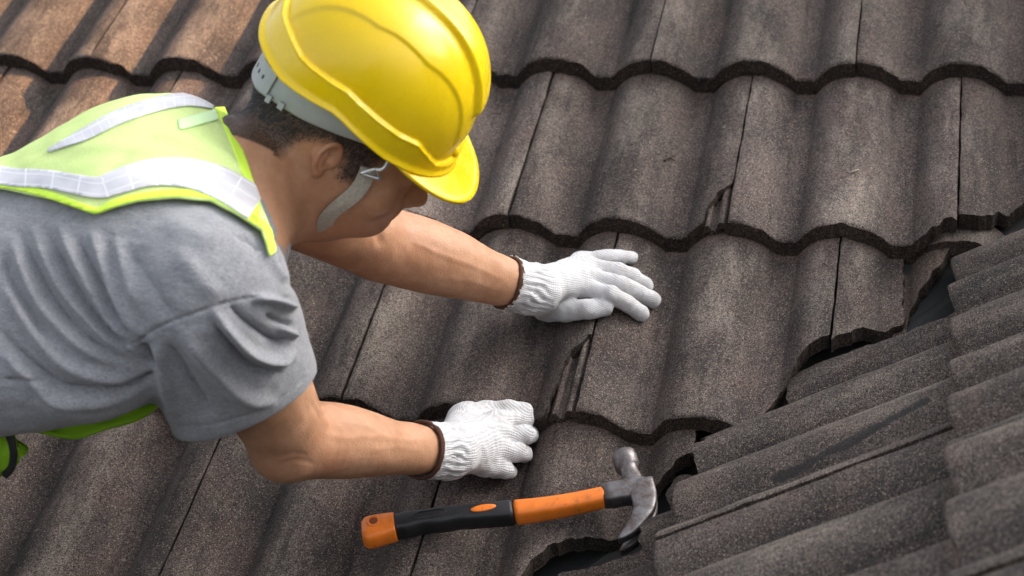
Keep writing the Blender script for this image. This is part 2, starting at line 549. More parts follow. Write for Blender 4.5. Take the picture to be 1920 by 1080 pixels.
def make_tile(name, parent, frame, u0, v0, width=TW, length=GA + 0.06, kill=None, mats=None, fine=False, lift=0.0, jog=0.0,
              flange=False, drop=DROP, seed=0, crest_shift=0.0, chip=True, dvn=0.0):
    v0 = v0 + dvn
    gap = 0.0013
    du = 0.0036 if fine else 0.0068; dv = (0.0045 if kill is not None else 0.010) if fine else 0.014
    ua, ub = u0 + gap, u0 + width - gap
    nu = int(width / du)
    us = np.linspace(ua, ub, nu)
    cr_ = [k * 0.15 + crest_shift + o_ for k in range(-30, 60) for o_ in (-0.385 * 0.15, 0.425 * 0.15)]
    cr_ = [c for c in cr_ if ua + 0.004 < c < ub - 0.004]
    us = us[[all(abs(x - c) > 0.0012 for c in cr_) for x in us]]
    us = np.sort(np.r_[us, [c - 0.0006 for c in cr_], [c + 0.0006 for c in cr_]])
    vs = np.r_[0, 0.0012, 0.0028, 0.005, np.arange(0.010, length, dv), length] + v0
    U, Vv = np.meshgrid(us, vs, indexing='ij')
    P = np.stack([U.ravel(), Vv.ravel()], 1)
    Q = quad_grid(len(us), len(vs))
    T = np.vstack([Q[:, [0, 1, 2]], Q[:, [0, 2, 3]]])
    P3 = np.c_[P, np.zeros(len(P))]
    ragged = 0.0028 * noise3(P3 * 1.0, 75, seed + 3) + 0.0011 * noise3(P3, 260, seed + 5)
    if kill is not None:
        for poly in kill:
            f = -poly_sd(P, poly) + ragged * 1.6
            keep_above = f
            P3_, T = clip_tris(np.c_[P, ragged], T, keep_above)
            P, ragged = P3_[:, :2], P3_[:, 2]
    if chip:                                     # small knocks along the nose and the long edges
        nn = noise3(np.c_[P, np.zeros(len(P))], 38, seed + 11)
        P = P.copy()
        near = np.exp(-((P[:, 1] - v0) / 0.004) ** 2)
        P[:, 1] += near * (0.0016 * noise3(np.c_[P, np.zeros(len(P))], 90, seed + 2) + 0.012 * np.clip(nn - 0.45, 0, 1))
        for e in (ua, ub):
            near = np.exp(-((P[:, 0] - e) / 0.004) ** 2)
            P[:, 0] += near * 0.0009 * noise3(np.c_[P, np.zeros(len(P))], 60, seed + 8)
    d = P[:, 1] - v0
    w = profile(P[:, 0] - crest_shift) - drop * d / GA + lift + jog * (P[:, 0] - u0 - width / 2)
    rb = 0.005; x = np.clip(1 - d / rb, 0, 1)
    w -= 0.0038 * (1 - np.sqrt(1 - np.minimum(x, 0.999) ** 2))
    for e in (P[:, 0] - ua, ub - P[:, 0]):
        x = np.clip(1 - e / 0.003, 0, 1); w -= 0.0016 * x * x
    P3 = np.c_[P, np.zeros(len(P))]
    w += 0.0007 * noise3(P3, 22, seed) + 0.00035 * noise3(P3, 70, seed + 1)
    top = np.c_[P, w]
    nt_ = len(top)
    be = boundary_edges(T)
    bset = sorted({i for e in be for i in e}); bm = {i: k for k, i in enumerate(bset)}
    rim = top[bset]
    low = rim.copy(); low[:, 2] -= THK
    inn = 0.0035 * noise3(rim, 120, seed + 21) * (np.abs(rim[:, 1] - v0) > 0.004)
    cen = top[:, :2].mean(0)
    dirn = cen - low[:, :2]; dirn /= np.linalg.norm(dirn, axis=1)[:, None] + 1e-9
    low[:, :2] += dirn * np.abs(inn)[:, None]
    midr = 0.5 * (rim + low) + np.c_[dirn * (0.0016 * noise3(rim, 200, seed + 30))[:, None], np.zeros(len(rim))]
    nb = len(bset)
    V = np.vstack([top, rim, midr, low, top - np.array([0, 0, THK])])
    F = [tuple(t) for t in T]; fm = [0] * len(T); sm = [1] * len(T)
    for a, b in be:
        A, B = bm[a], bm[b]
        F.append((nt_ + B, nt_ + A, nt_ + nb + A, nt_ + nb + B)); F.append((nt_ + nb + B, nt_ + nb + A, nt_ + 2 * nb + A, nt_ + 2 * nb + B))
        fm += [1, 1]; sm += [0, 0]
    o0 = nt_ + 3 * nb
    F += [(t[2] + o0, t[1] + o0, t[0] + o0) for t in T]; fm += [1] * len(T); sm += [1] * len(T)
    if flange:                                   # interlocking ribs along the open long edge, under the neighbour
        n2 = 19; f0 = np.linspace(-0.036, 0.004, n2)
        prof = np.array([-.021, -.021, -.012, -.0105, -.0105, -.011, -.019, -.020, -.020, -.020, -.012, -.0075, -.0065, -.0065, -.0075, -.013, -.017, -.018, -.018])
        vv = v0 + np.linspace(0.0025, length, 14)
        G = np.array([[(u0 + a, v, profile(np.array([u0 + max(a, 0) - crest_shift]))[0] - 0.00 + pr - drop * (v - v0) / GA + lift - 0.006 * (a / 0.036) ** 2) for v in vv] for a, pr in zip(f0, prof)]).reshape(-1, 3)
        q = quad_grid(n2, len(vv)); k0 = len(V)
        V = np.vstack([V, G, G - np.array([0, 0, 0.012])]); k1 = k0 + len(G)
        F += [tuple(x + k0) for x in q]; fm += [0] * len(q); sm += [0] * len(q)
        for i in range(n2 - 1):
            a, b_ = i * len(vv), (i + 1) * len(vv)
            F.append((k0 + b_, k0 + a, k1 + a, k1 + b_)); fm.append(1); sm.append(0)
    W = frame(V)
    base = frame(np.array([[u0 + width / 2, v0, -0.03]]))[0]
    o = obj(name, W, F, mats or [M_TILE, M_EDGE], parent, smooth=sm, base=base, face_mats=fm)
    add_attr(o, 'puv', V, 'FLOAT_VECTOR')
    s = (V[:, 0] - crest_shift) / 0.15; s = (s + 0.5) % 1 - 0.5
    add_attr(o, 'crest', np.clip(1.15 - (np.abs(s - 0.03) / 0.30) ** 2, 0, 1))
    cl = (V[:, 1] - v0 + dvn) / (GA if crest_shift == 0 else 0.337) + 0.006 * np.sin(V[:, 0] * 90 + seed)
    add_attr(o, 'clean', np.exp(-((cl - 1.0) / 0.028) ** 2))
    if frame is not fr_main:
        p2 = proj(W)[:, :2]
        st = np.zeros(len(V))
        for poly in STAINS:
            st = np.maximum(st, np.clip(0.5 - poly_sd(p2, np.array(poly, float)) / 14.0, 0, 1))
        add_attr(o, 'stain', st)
    return o

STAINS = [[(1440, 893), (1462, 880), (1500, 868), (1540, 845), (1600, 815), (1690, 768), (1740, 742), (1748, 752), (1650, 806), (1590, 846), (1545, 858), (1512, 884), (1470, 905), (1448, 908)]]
fr_main = lambda V: V
def surf(u, v):
    c = math.floor(v / GA); return float(profile(np.array([u]))[0]) - DROP * (v / GA - c)
def at_surf(x, y, h):
    w = 0.0
    for _ in range(12):
        p = atw(x, y, w + h); w = 0.5 * w + 0.5 * surf(p[0], p[1])
    return atw(x, y, w + h)
def px_uv(pts, w=-0.02): return np.array([atw(x, y, w)[:2] for x, y in pts])

roof = bpy.data.objects.new('roof', None); scene.collection.objects.link(roof)
roof.matrix_world = M; roof['_b'] = [0.0, 0.0, 0.0]
roof['kind'] = 'structure'; roof['label'] = 'weathered brown concrete tile roof slope the worker leans over'

far = 5.0
KILL = {  # (course, half-tile index of the joint on its left side): regions broken or cut away, traced on the slope
    (1, -2): [[(1105, 636), (1090, 655), (1066, 668), (1052, 690), (1047, 715), (1040, 742), (1029, 772), (1022, 830), (1100, 830), (1090, 760), (1130, 640)]],
    (2, -1): [[(1385, 352), (1366, 362), (1345, 374), (1334, 388), (1322, 404), (1318, 440), (1400, 440), (1392, 370)]],
    (1, 0): [[(1566, 628), (1545, 636), (1520, 646), (1500, 662), (1484, 690), (1466, 716), (1446, 742), (1418, 776), (1375, 805), (1330, 840), (1500, 900), (1700, 700), (1575, 560)]],
    (1, 2): [[(1694, 440), (1695, 575), (1610, 612), (1560, 645), (1500, 800), (2200, 800), (2200, 440)]],
    (0, -1): [[(1310, 770), (1303, 800), (1300, 832), (1270, 862), (1242, 884), (1224, 905), (1214, 934), (1192, 962), (1160, 978), (1120, 996), (1066, 1012), (1030, 1036), (985, 1078), (940, 1120), (1100, 1300), (1700, 900), (1500, 700)]],
    (2, 3): [[(1786, 424), (1760, 426), (1748, 440), (1740, 470), (1800, 520), (2300, 520), (2300, 260), (1965, 330), (1840, 418)]],
    (2, 1): [[(1738, 441), (1748, 434), (1757, 437), (1765, 428), (1786, 424), (1802, 440), (1802, 500), (1720, 480)]],
    (3, 4): [[(2010, 265), (2700, -60), (2700, 500), (1950, 420)]],
    (-1, -2): [[(1010, 1020), (950, 1100), (700, 1300), (1600, 1400), (1500, 900)]],
}
def kill_for(c, j):
    return [px_uv(p) for p in KILL.get((c, j), [])] or None

valley_p = np.array([0.262, 0.466]); valley_d = unit([0.65465, 0.75593])
def valley_u(v): return valley_p[0] + (v - valley_p[1]) * valley_d[0] / valley_d[1]

n_t = 0
for c in range(-2, 6):
    v0 = c * GA
    off = 0 if c % 2 else 1                     # half-tile stagger; odd courses carry joints on whole tiles
    for j in range((-14 if c < 3 else -12) + off, 10, 2):         # j counts half tiles
        u0 = j * TW / 2
        if u0 > valley_u(v0 + GA) + 0.02: continue
        if c == 1 and j == 4: continue
        if c == 0 and j == 1: continue
        kl = kill_for(c, j)
        if kl is None and u0 + TW > valley_u(v0) - 0.02 and (c, j) not in KILL:
            a = v0 - 0.1; b = v0 + GA + 0.2
            e = -0.01
            kl = [np.array([(valley_u(a) + e, a), (valley_u(b) + e, b), (u0 + 3, b), (u0 + 3, a)])]
        special = (c, j) in KILL
        make_tile('roof_tile', roof, fr_main, u0, v0, kill=kl, fine=special or (0 <= c <= 2 and -6 <= j <= 4),
                  lift=float(rng.normal(0, 0.0012)), jog=float(rng.normal(0, 0.007)), dvn=float(rng.normal(0, 0.0022)), seed=100 + n_t,
                  flange=(c, j) in ((1, 0), (2, 1)))
        n_t += 1
# the stub of a tile left hanging lower, next to the cut one by the valley
make_tile('roof_tile', roof, fr_main, 0.372, 1 * GA + 0.02, width=0.20, kill=[px_uv([(1806, 432), (1788, 470), (1770, 496), (1750, 514), (1730, 536), (1712, 560), (1700, 600), (1600, 720), (2300, 700), (2300, 300), (1850, 400)], -0.05)],
          fine=True, lift=-0.014, seed=77, mats=[M_FRESH, M_EDGE], chip=False)

# boarding under the tiles
M_UNDER, _, _ = plain('roof_underlay', (0.02, 0.019, 0.018), 0.95)
def slab(name, corners, t, mat, parent, kind=None):
    c = np.asarray(corners, float); n = unit(np.cross(c[1] - c[0], c[3] - c[0]))
    V = np.vstack([c, c - n * t])
    F = [(0, 1, 2, 3), (7, 6, 5, 4)] + [(i, i + 4, (i + 1) % 4 + 4, (i + 1) % 4) for i in range(4)]
    return obj(name, V, F, mat, parent, smooth=False)
va, vb = -0.8, 2.5
slab('roof_underlay', [(-2.4, va, -0.082), (valley_u(va) + 0.06, va, -0.082), (valley_u(vb) + 0.06, vb, -0.082), (-2.4, vb, -0.082)], 0.03, M_UNDER, roof)

# ---- the neighbouring slope across the valley
A_S = np.array([0, math.cos(PITCH), -math.sin(PITCH)])
B_S = np.array([math.cos(PITCH), math.sin(PITCH) ** 2, math.sin(PITCH) * math.cos(PITCH)])
N_S = np.array([-0.5, 0.4330127, 0.75])
Q_S = np.array([0.267299368, 0.432045292, 0.0])
def fr_side(V):
    V = np.asarray(V, float)
    return Q_S + V[:, :1] * (-A_S) + V[:, 1:2] * B_S + V[:, 2:3] * N_S
def px_side(pts, off=-0.01):
    out = []
    for x, y in pts:
        d = RC.T @ np.array([(x - 960) / FPX, (y - 540) / FPX, 1.0])
        s = ((Q_S + N_S * off - CC) @ N_S) / (d @ N_S); X = CC + s * d - Q_S
        out.append((-(X @ A_S), X @ B_S))
    return np.array(out)

roof2 = bpy.data.objects.new('roof', None); scene.collection.objects.link(roof2)
roof2.matrix_world = M; roof2['_b'] = [0.0, 0.0, 0.0]
roof2['kind'] = 'structure'; roof2['label'] = 'neighbouring brown tile slope rising beyond the broken valley'
GS = 0.337; CR = 0.10; NSC = 5                            # crest phase along the course
SIDE_KILL = {
    0: [[(1900, 380), (1790, 455), (1776, 556), (1690, 598), (1600, 640), (1530, 672), (1478, 700), (1466, 716), (1465, 742), (1400, 778), (1312, 822), (1330, 834), (1297, 846),
         (1297, 880), (1290, 900), (1150, 700), (1300, 300)]],
    1: [[(1786, 440), (1790, 455), (1960, 372), (2300, 200), (2300, -600), (1500, 100), (1700, 420)]],
    -1: [[(1320, 850), (1262, 870), (1228, 897), (1206, 936), (1180, 990), (1108, 1026), (1040, 1056), (975, 1090), (900, 1134), (800, 1000), (1200, 700)]],
}
for c in range(-3, NSC):
    v0 = -0.14 + c * GS
    # valley in this frame: us = -alpha ; alpha = -0.314 + (beta + 0.31) * 1.0957
    us_lo = 0.314 - (v0 + GS + 0.31) * 1.0957
    off = 0.15 if c % 2 else 0.0
    jmax = 7 if c < 4 else 6
    k0 = math.floor((us_lo - CR - off) / TW)
    for j in range(k0, k0 + (9 if c < 3 else 10)):
        u0 = CR + off + j * TW
        if c >= 3 and u0 > 0.75: continue
        if u0 > 1.3: continue
        kl = None
        if c in SIDE_KILL: kl = [px_side(p) for p in SIDE_KILL[c]]
        else:
            f = lambda v: 0.314 - (v + 0.31) * 1.0957 + 0.01
            kl = [np.array([(f(v0 - .1), v0 - .1), (f(v0 + GS + .1), v0 + GS + .1), (-9, v0 + GS + .1), (-9, v0 - .1)])]
        # skip tiles wholly cut away
        gx, gy = np.meshgrid(np.linspace(u0, u0 + TW, 9), np.linspace(v0, v0 + GS, 9))
        G = np.c_[gx.ravel(), gy.ravel()]
        if (poly_sd(G, kl[0]) < 0.004).all(): continue
        make_tile('roof_tile', roof2, fr_side, u0, v0, kill=kl, fine=c in (-1, 0), mats=[M_TILE2, M_EDGE], lift=float(rng.normal(0, 0.0030)),
                  jog=float(rng.normal(0, 0.016)), seed=400 + n_t, crest_shift=CR, length=GS + 0.05)
        n_t += 1
RIDGE_B = 3.0; TOP_B = -0.14 + NSC * GS
slab('roof_underlay', fr_side(np.array([(0.314 - (-1.2 + 0.31) * 1.0957, -1.2, -0.075), (1.5, -1.2, -0.075), (1.5, RIDGE_B, -0.075), (0.314 - (RIDGE_B + 0.31) * 1.0957, RIDGE_B, -0.075)])), 0.03, M_UNDER, roof2)
f_ = lambda v: 0.314 - (v + 0.31) * 1.0957
slab('roof_deck', fr_side(np.array([(f_(TOP_B), TOP_B, 0.0), (0.9, TOP_B, 0.0), (0.9, RIDGE_B, 0.0), (f_(RIDGE_B), RIDGE_B, 0.0)])), 0.06, M_TILE2, roof2)
# ---- valley gutter of grey sheet metal
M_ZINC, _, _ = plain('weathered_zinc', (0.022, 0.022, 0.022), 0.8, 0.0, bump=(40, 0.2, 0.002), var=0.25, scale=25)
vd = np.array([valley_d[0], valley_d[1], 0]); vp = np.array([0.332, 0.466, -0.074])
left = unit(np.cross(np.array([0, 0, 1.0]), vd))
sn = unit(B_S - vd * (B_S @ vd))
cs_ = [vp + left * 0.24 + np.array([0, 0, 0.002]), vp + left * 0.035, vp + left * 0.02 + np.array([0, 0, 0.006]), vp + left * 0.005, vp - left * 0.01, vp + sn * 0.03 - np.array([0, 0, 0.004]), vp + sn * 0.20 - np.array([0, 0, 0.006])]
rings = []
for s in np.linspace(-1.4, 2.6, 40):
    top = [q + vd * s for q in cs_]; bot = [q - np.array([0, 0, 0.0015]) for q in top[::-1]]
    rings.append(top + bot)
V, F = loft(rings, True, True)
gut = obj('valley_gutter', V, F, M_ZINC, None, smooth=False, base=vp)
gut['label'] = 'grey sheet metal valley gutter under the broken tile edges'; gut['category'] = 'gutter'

# ---- unseen gable-shaped block, added to keep the sun off the work
sh_ = math.hypot(SUN_DIR.x, SUN_DIR.y); DV = np.array([SUN_DIR.x / sh_, SUN_DIR.y / sh_, 0]); KV = np.array([-DV[1], DV[0], 0]); tz = SUN_DIR.z / sh_
Mi = np.array(M.inverted().to_3x3())
def blocker_pt(d, k, l): return Mi @ (DV * d + KV * k + np.array([0, 0, l + 9.0 * tz]))
prof_ = [(-1.5, -9.0), (1.5, -9.0), (1.5, 0.575), (0.0, 1.0), (-1.5, 0.575)]
V = np.array([blocker_pt(9.0, k, l) for k, l in prof_] + [blocker_pt(13.0, k, l) for k, l in prof_])
M_BLOCKER, _, _ = plain('blocker_beige', (0.30, 0.27, 0.24), 0.9, var=0.1, scale=4)
hw = obj('sun_blocker', V, [(0, 1, 2, 3, 4), (9, 8, 7, 6, 5)] + [(i, i + 5, (i + 1) % 5 + 5, (i + 1) % 5) for i in range(5)], M_BLOCKER, None, smooth=False)
hw['kind'] = 'structure'
# ------------------------------------------------------------------ the worker
J = dict(
    Wl=atd(985, 541, 2.352), El=atd(716, 458, 2.235), Sl=atd(470, 335, 2.06),
    Sr=atd(404, 560, 1.79), Er=atd(546, 825, 1.965), Wr=atd(822, 846, 2.150),
    neck=atd(425, 305, 1.93), chest=atd(285, 440, 1.93), waist=atd(0, 545, 1.93), hip=atd(-300, 640, 1.95),
)
LAT = unit(J['Sl'] - J['Sr'])                    # right shoulder to left shoulder
SPN = unit(J['chest'] - J['hip'])
BK = unit(np.cross(LAT, SPN))                    # out of the back
if BK @ camdir(0, -1, 0) < 0: BK = -BK
LATO = unit(LAT - SPN * (LAT @ SPN)); 

# head frame
HU = camdir(0.50, -0.70, -0.50)                  # crown
HF = camdir(0.79, 0.53, 0.20); HF = unit(HF - HU * (HF @ HU))      # face
HL = np.cross(HU, HF)                            # his left
HC = atd(640, 248, 1.965)                        # middle of the skull, ear height
def hp(f, u, l): return HC + HF * f + HU * u + HL * l
HAX = np.array([HF, HU, HL])

bf = Field((-0.62, -0.02, -0.02), (0.0, 0.66, 0.76), 0.0032)
# trunk
bf.cone(J['hip'], J['waist'], 0.105, 0.098, 0.03, (LATO, 1.45))
bf.cone(J['waist'], J['chest'], 0.098, 0.112, 0.03, (LATO, 1.35))
bf.cone(J['chest'], J['neck'] - BK * 0.03, 0.108, 0.06, 0.03, (LATO, 1.4))
bf.cone(J['Sr'], J['Sl'], 0.052, 0.052, 0.04)
# neck
NB = J['neck'] - BK * 0.025
bf.cone(NB, hp(-0.030, -0.045, 0), 0.064, 0.056, 0.03)
bf.cone(NB - SPN * 0.02, hp(0.02, -0.085, 0), 0.055, 0.045, 0.02)
# skull and face
bf.ell(hp(-0.012, 0.028, 0), HAX, (0.093, 0.093, 0.073), 0.02)
bf.ell(hp(0.030, -0.0160, 0), HAX, (0.066, 0.085, 0.064), 0.025)
bf.cone(hp(-0.012, -0.0400, -0.052), hp(0.068, -0.0688, -0.010), 0.016, 0.017, 0.022)
bf.cone(hp(-0.012, -0.0400, 0.052), hp(0.068, -0.0688, 0.010), 0.016, 0.017, 0.022)
bf.cone(hp(0.045, -0.0560, 0), hp(0.068, -0.0672, 0), 0.034, 0.021, 0.02)
bf.cone(hp(0.083, 0.014, -0.030), hp(0.086, 0.014, 0.030), 0.013, 0.013, 0.014)     # brow
bf.cone(hp(0.090, 0.000, 0), hp(0.105, -0.0216, 0), 0.009, 0.0115, 0.010)            # nose
bf.ell(hp(0.096, -0.0240, -0.012), HAX, (0.011, 0.009, 0.008), 0.006)
bf.ell(hp(0.096, -0.0240, 0.012), HAX, (0.011, 0.009, 0.008), 0.006)
bf.ell(hp(0.062, -0.0176, -0.040), HAX, (0.022, 0.022, 0.022), 0.020)                # cheek bones
bf.ell(hp(0.062, -0.0176, 0.040), HAX, (0.022, 0.022, 0.022), 0.020)
bf.cone(hp(0.088, -0.0392, -0.018), hp(0.088, -0.0392, 0.018), 0.0085, 0.0085, 0.008) # lips
bf.cone(hp(0.086, -0.0488, -0.014), hp(0.086, -0.0488, 0.014), 0.0085, 0.0085, 0.008)
for s in (-1, 1):
    bf.ell(hp(0.090, 0.000, 0.031 * s), HAX, (0.014, 0.009, 0.014), 0.008, 's')
    bf.ell(hp(0.078, 0.000, 0.031 * s), HAX, (0.012, 0.012, 0.012), 0.003)
# arms
def arm(S, E, W, rad_u, rad_f, bulge, k=0.012):
    """tapering upper arm and forearm, radii sampled along each bone"""
    d1 = unit(E - S); d2 = unit(W - E)
    for (A, B, rad, end) in ((S, E, rad_u, 0.0), (E, W - d2 * 0.022, rad_f, 0.0)):
        n = 12; t = np.linspace(0, 1, n); r = np.interp(t, np.linspace(0, 1, len(rad)), rad)
        r[1:-1] = 0.25 * r[:-2] + 0.5 * r[1:-1] + 0.25 * r[2:]
        for i in range(n - 1):
            bf.cone(A + (B - A) * t[i], A + (B - A) * t[i + 1], r[i], r[i + 1], k if i else 0.02)
    bf.ell(E + unit(d1 - d2) * 0.020, np.eye(3), (0.019, 0.019, 0.019), 0.03)
    bf.ell(E + d2 * 0.07 + bulge * 0.008, np.array([d2, unit(np.cross(d2, bulge)), unit(np.cross(np.cross(d2, bulge), d2))]), (0.065, 0.029, 0.027), 0.03)
arm(J['Sr'], J['Er'], J['Wr'], [0.052, 0.050, 0.047, 0.043, 0.038], [0.0365, 0.0350, 0.0325, 0.0295, 0.0265, 0.0255], camdir(0, -1, -0.3))
arm(J['Sl'], J['El'], J['Wl'], [0.052, 0.050, 0.047, 0.044, 0.041], [0.040, 0.0405, 0.0380, 0.0335, 0.0290, 0.0268], camdir(0.2, -1, -0.2))
# hands inside the gloves
bf.cone(J['Wr'], J['Wr'] + unit(J['Wr'] - J['Er']) * 0.01, 0.022, 0.020, 0.01)
bf.cone(J['Wl'], J['Wl'] + unit(J['Wl'] - J['El']) * 0.01, 0.022, 0.020, 0.01)
BV, BF = bf.mesh()
BV = smooth_mesh(BV, BF, 2, 0.5)
_N = vnormals(BV, BF); _p = proj(BV)[:, :2]
_face = ((_N * (BV - CC)).sum(1) < 0) & (BV[:, 2] < 0.36)
for _pl, _a, _w in (([(600, 812), (650, 822), (705, 818), (760, 826), (806, 822)], 0.0011, 4.5), ([(690, 846), (740, 838), (790, 846)], 0.0008, 4), ([(640, 790), (690, 800), (720, 817)], 0.0008, 4),
                    ([(770, 452), (830, 478), (890, 500), (950, 528)], 0.0011, 4.5), ([(820, 520), (880, 528), (940, 545)], 0.0008, 4),
                    ([(592, 742), (606, 766), (612, 784)], -0.0022, 4), ([(582, 752), (596, 776), (600, 792)], -0.0014, 4), ([(530, 868), (560, 862), (590, 870)], -0.0012, 4), ([(522, 858), (552, 850), (580, 856)], -0.0010, 4),
                    ([(712, 398), (706, 430), (716, 462)], -0.0026, 9), ([(728, 402), (722, 430)], -0.0012, 5)):
    _d, _t = seg_dist(_p, spline(np.array(_pl, float), 20))
    BV = BV + _N * (_face * _a * np.exp(-(_d / _w) ** 2) * np.clip(np.minimum(_t, 1 - _t) * 6 + 0.2, 0, 1))[:, None]
BV = BV + _N * (0.0006 * noise3(BV, 45, 12) + 0.0003 * noise3(BV, 120, 13))[:, None]
def make_ear(sd):
    """outer ear in a fine grid: rim, inner ridge, bowl, flap and lobe"""
    out = HL * sd; E0 = hp(0.004, 0.004, 0.0685 * sd)
    eu = unit(HU * 0.97 + HF * 0.12); eb = unit(-HF * 0.84 + HU * 0.10 + out * 0.50); eb = unit(eb - eu * (eb @ eu)); en = unit(np.cross(eu, eb)); en = en if en @ out > 0 else -en
    ES = 0.80
    ep = lambda b_, u_, o_=0.0: E0 + (eb * b_ + eu * u_ + en * o_) * ES
    f = Field(E0 - 0.05, E0 + 0.05, 0.0012)
    AX = np.array([eb, eu, en])
    f.ell(ep(0.012, 0.002, 0.000), AX, (0.01200, 0.02040, 0.00336), 0.003)
    rim = spline(np.array([(0.006, 0.001, 0.002), (0.000, 0.012, 0.003), (0.004, 0.024, 0.004), (0.014, 0.0295, 0.005), (0.0235, 0.0245, 0.0055), (0.0270, 0.0120, 0.005), (0.0245, -0.003, 0.0045), (0.0190, -0.0140, 0.004), (0.0125, -0.0220, 0.003)]), 26)
    for a_, b_ in zip(rim[:-1], rim[1:]): f.cone(ep(*a_), ep(*b_), 0.0026, 0.0026, 0.0010)
    anti = spline(np.array([(0.0125, 0.0170, 0.003), (0.0185, 0.0080, 0.0045), (0.0185, -0.003, 0.0045), (0.0130, -0.0110, 0.004), (0.0070, -0.0130, 0.004)]), 14)
    for a_, b_ in zip(anti[:-1], anti[1:]): f.cone(ep(*a_), ep(*b_), 0.0021, 0.0021, 0.0016)
    f.ell(ep(0.0085, -0.0235, 0.002), AX, (0.00600, 0.00680, 0.00384), 0.004)
    f.ell(ep(0.0020, -0.0040, 0.003), AX, (0.00320, 0.00440, 0.00336), 0.003)
    f.ell(ep(0.0095, -0.0005, 0.005), AX, (0.00480, 0.00760, 0.00600), 0.002, 's')
    f.ell(ep(0.0110, 0.0150, 0.006), AX, (0.00560, 0.00480, 0.00400), 0.002, 's')
    f.cone(ep(0.002, 0.004, -0.004), ep(0.010, 0.000, -0.012), 0.012, 0.014, 0.005)
    v_, f_ = f.mesh(); return smooth_mesh(v_, f_, 1, 0.4), f_
EARS = [make_ear(-1), make_ear(1)]
n_body = len(BV)
for v_, f_ in EARS:
    BF = np.vstack([BF, f_ + len(BV)]); BV = np.vstack([BV, v_])
is_ear = np.arange(len(BV)) >= n_body

def skin_mat():
    m, nt, b = new_mat('skin'); g = NT(nt)
    tc = g.node('ShaderNodeTexCoord').outputs['Object']
    c = g.mix(g.ramp(g.noise(tc, 30, 6, 0.7), 0.36, 0.64), rgb(0.45, 0.230, 0.125), rgb(0.58, 0.325, 0.195))
    c = g.mix(g.ramp(g.noise(tc, 240, 3), 0.45, 0.75, 0, 0.42), c, rgb(0.36, 0.15, 0.085))
    red = g.attr('red', 'Fac'); c = g.mix(g.math('MULTIPLY', red, 0.55), c, rgb(0.46, 0.16, 0.105))
    tan = g.attr('tan', 'Fac'); c = g.mix(g.math('MULTIPLY', tan, 0.8), c, rgb(0.36, 0.175, 0.105))
    st = g.attr('stubble', 'Fac')
    sp = g.math('MULTIPLY', st, g.ramp(g.noise(tc, 900, 1), 0.30, 0.62, 0.6, 1.0))
    c = g.mix(sp, c, rgb(0.022, 0.017, 0.015))
    g.link(c, b.inputs['Base Color'])
    g.link(g.ramp(g.noise(tc, 60, 4, 0.7), 0.3, 0.7, 0.38, 0.62), b.inputs['Roughness'])
    b.inputs['Specular IOR Level'].default_value = 0.35
    b.inputs['Subsurface Weight'].default_value = 0.18
    b.inputs['Subsurface Radius'].default_value = (0.012, 0.005, 0.003)
    b.inputs['Subsurface Scale'].default_value = 0.6
    g.link(g.bump(g.vor(tc, 620, 'Distance'), 0.30, 0.0006, g.bump(g.noise(g.mul(tc, (1.0, 2.2, 2.2)), 95, 4, 0.7), 0.22, 0.0018)), b.inputs['Normal'])
    return m
M_SKIN = skin_mat()

PB = np.array([J['hip'][0] - 0.25, J['hip'][1], -0.01])
person = obj('person', BV, BF, M_SKIN, None, base=PB)
person['label'] = 'worker in grey shirt and lime vest leaning over the roof, gloved hands on the tiles'
person['category'] = 'person'
q = (BV - HC) @ HAX.T
add_attr(person, 'red', np.clip(is_ear * 0.4 + 0.5 * np.exp(-((BV - J['Er']) ** 2).sum(1) / 0.0022) + 0.4 * np.exp(-((BV - J['El']) ** 2).sum(1) / 0.0022) + np.exp(-((q[:, 0] - 0.10) ** 2 + (q[:, 1] + 0.064) ** 2 + q[:, 2] ** 2) / 0.0004), 0, 1))
dh = np.linalg.norm(BV - hp(0, -0.03, 0), axis=1)
ndir = (BV - NB) @ unit(hp(0, -0.03, 0) - NB)
add_attr(person, 'tan', np.clip(1.25 - dh / 0.19, 0, 1) * 0.22)
# hairline: nape, round the ear, sideburn
hair_edge = [(-0.115, -0.070), (-0.080, -0.058), (-0.052, -0.026), (-0.036, 0.012), (-0.010, 0.030), (0.014, 0.020), (0.020, -0.006), (0.034, -0.004), (0.042, 0.024), (0.060, 0.045), (0.11, 0.06), (0.11, 0.2), (-0.2, 0.2), (-0.2, -0.075)]
hs_ = poly_sd(q[:, :2], np.array(hair_edge))
isH = (dh < 0.2) & (np.abs(q[:, 2]) < 0.083) 
earm = np.exp(-((q[:, 0] + 0.003) ** 2 / 0.024 ** 2 + (q[:, 1] - 0.002) ** 2 / 0.034 ** 2) ** 2) * (np.abs(q[:, 2]) > 0.070)
stub = np.clip(0.70 - hs_ / 0.013 + 0.12 * noise3(BV, 240, 4), 0, 1) * isH * (~is_ear)
add_attr(person, 'stubble', stub)

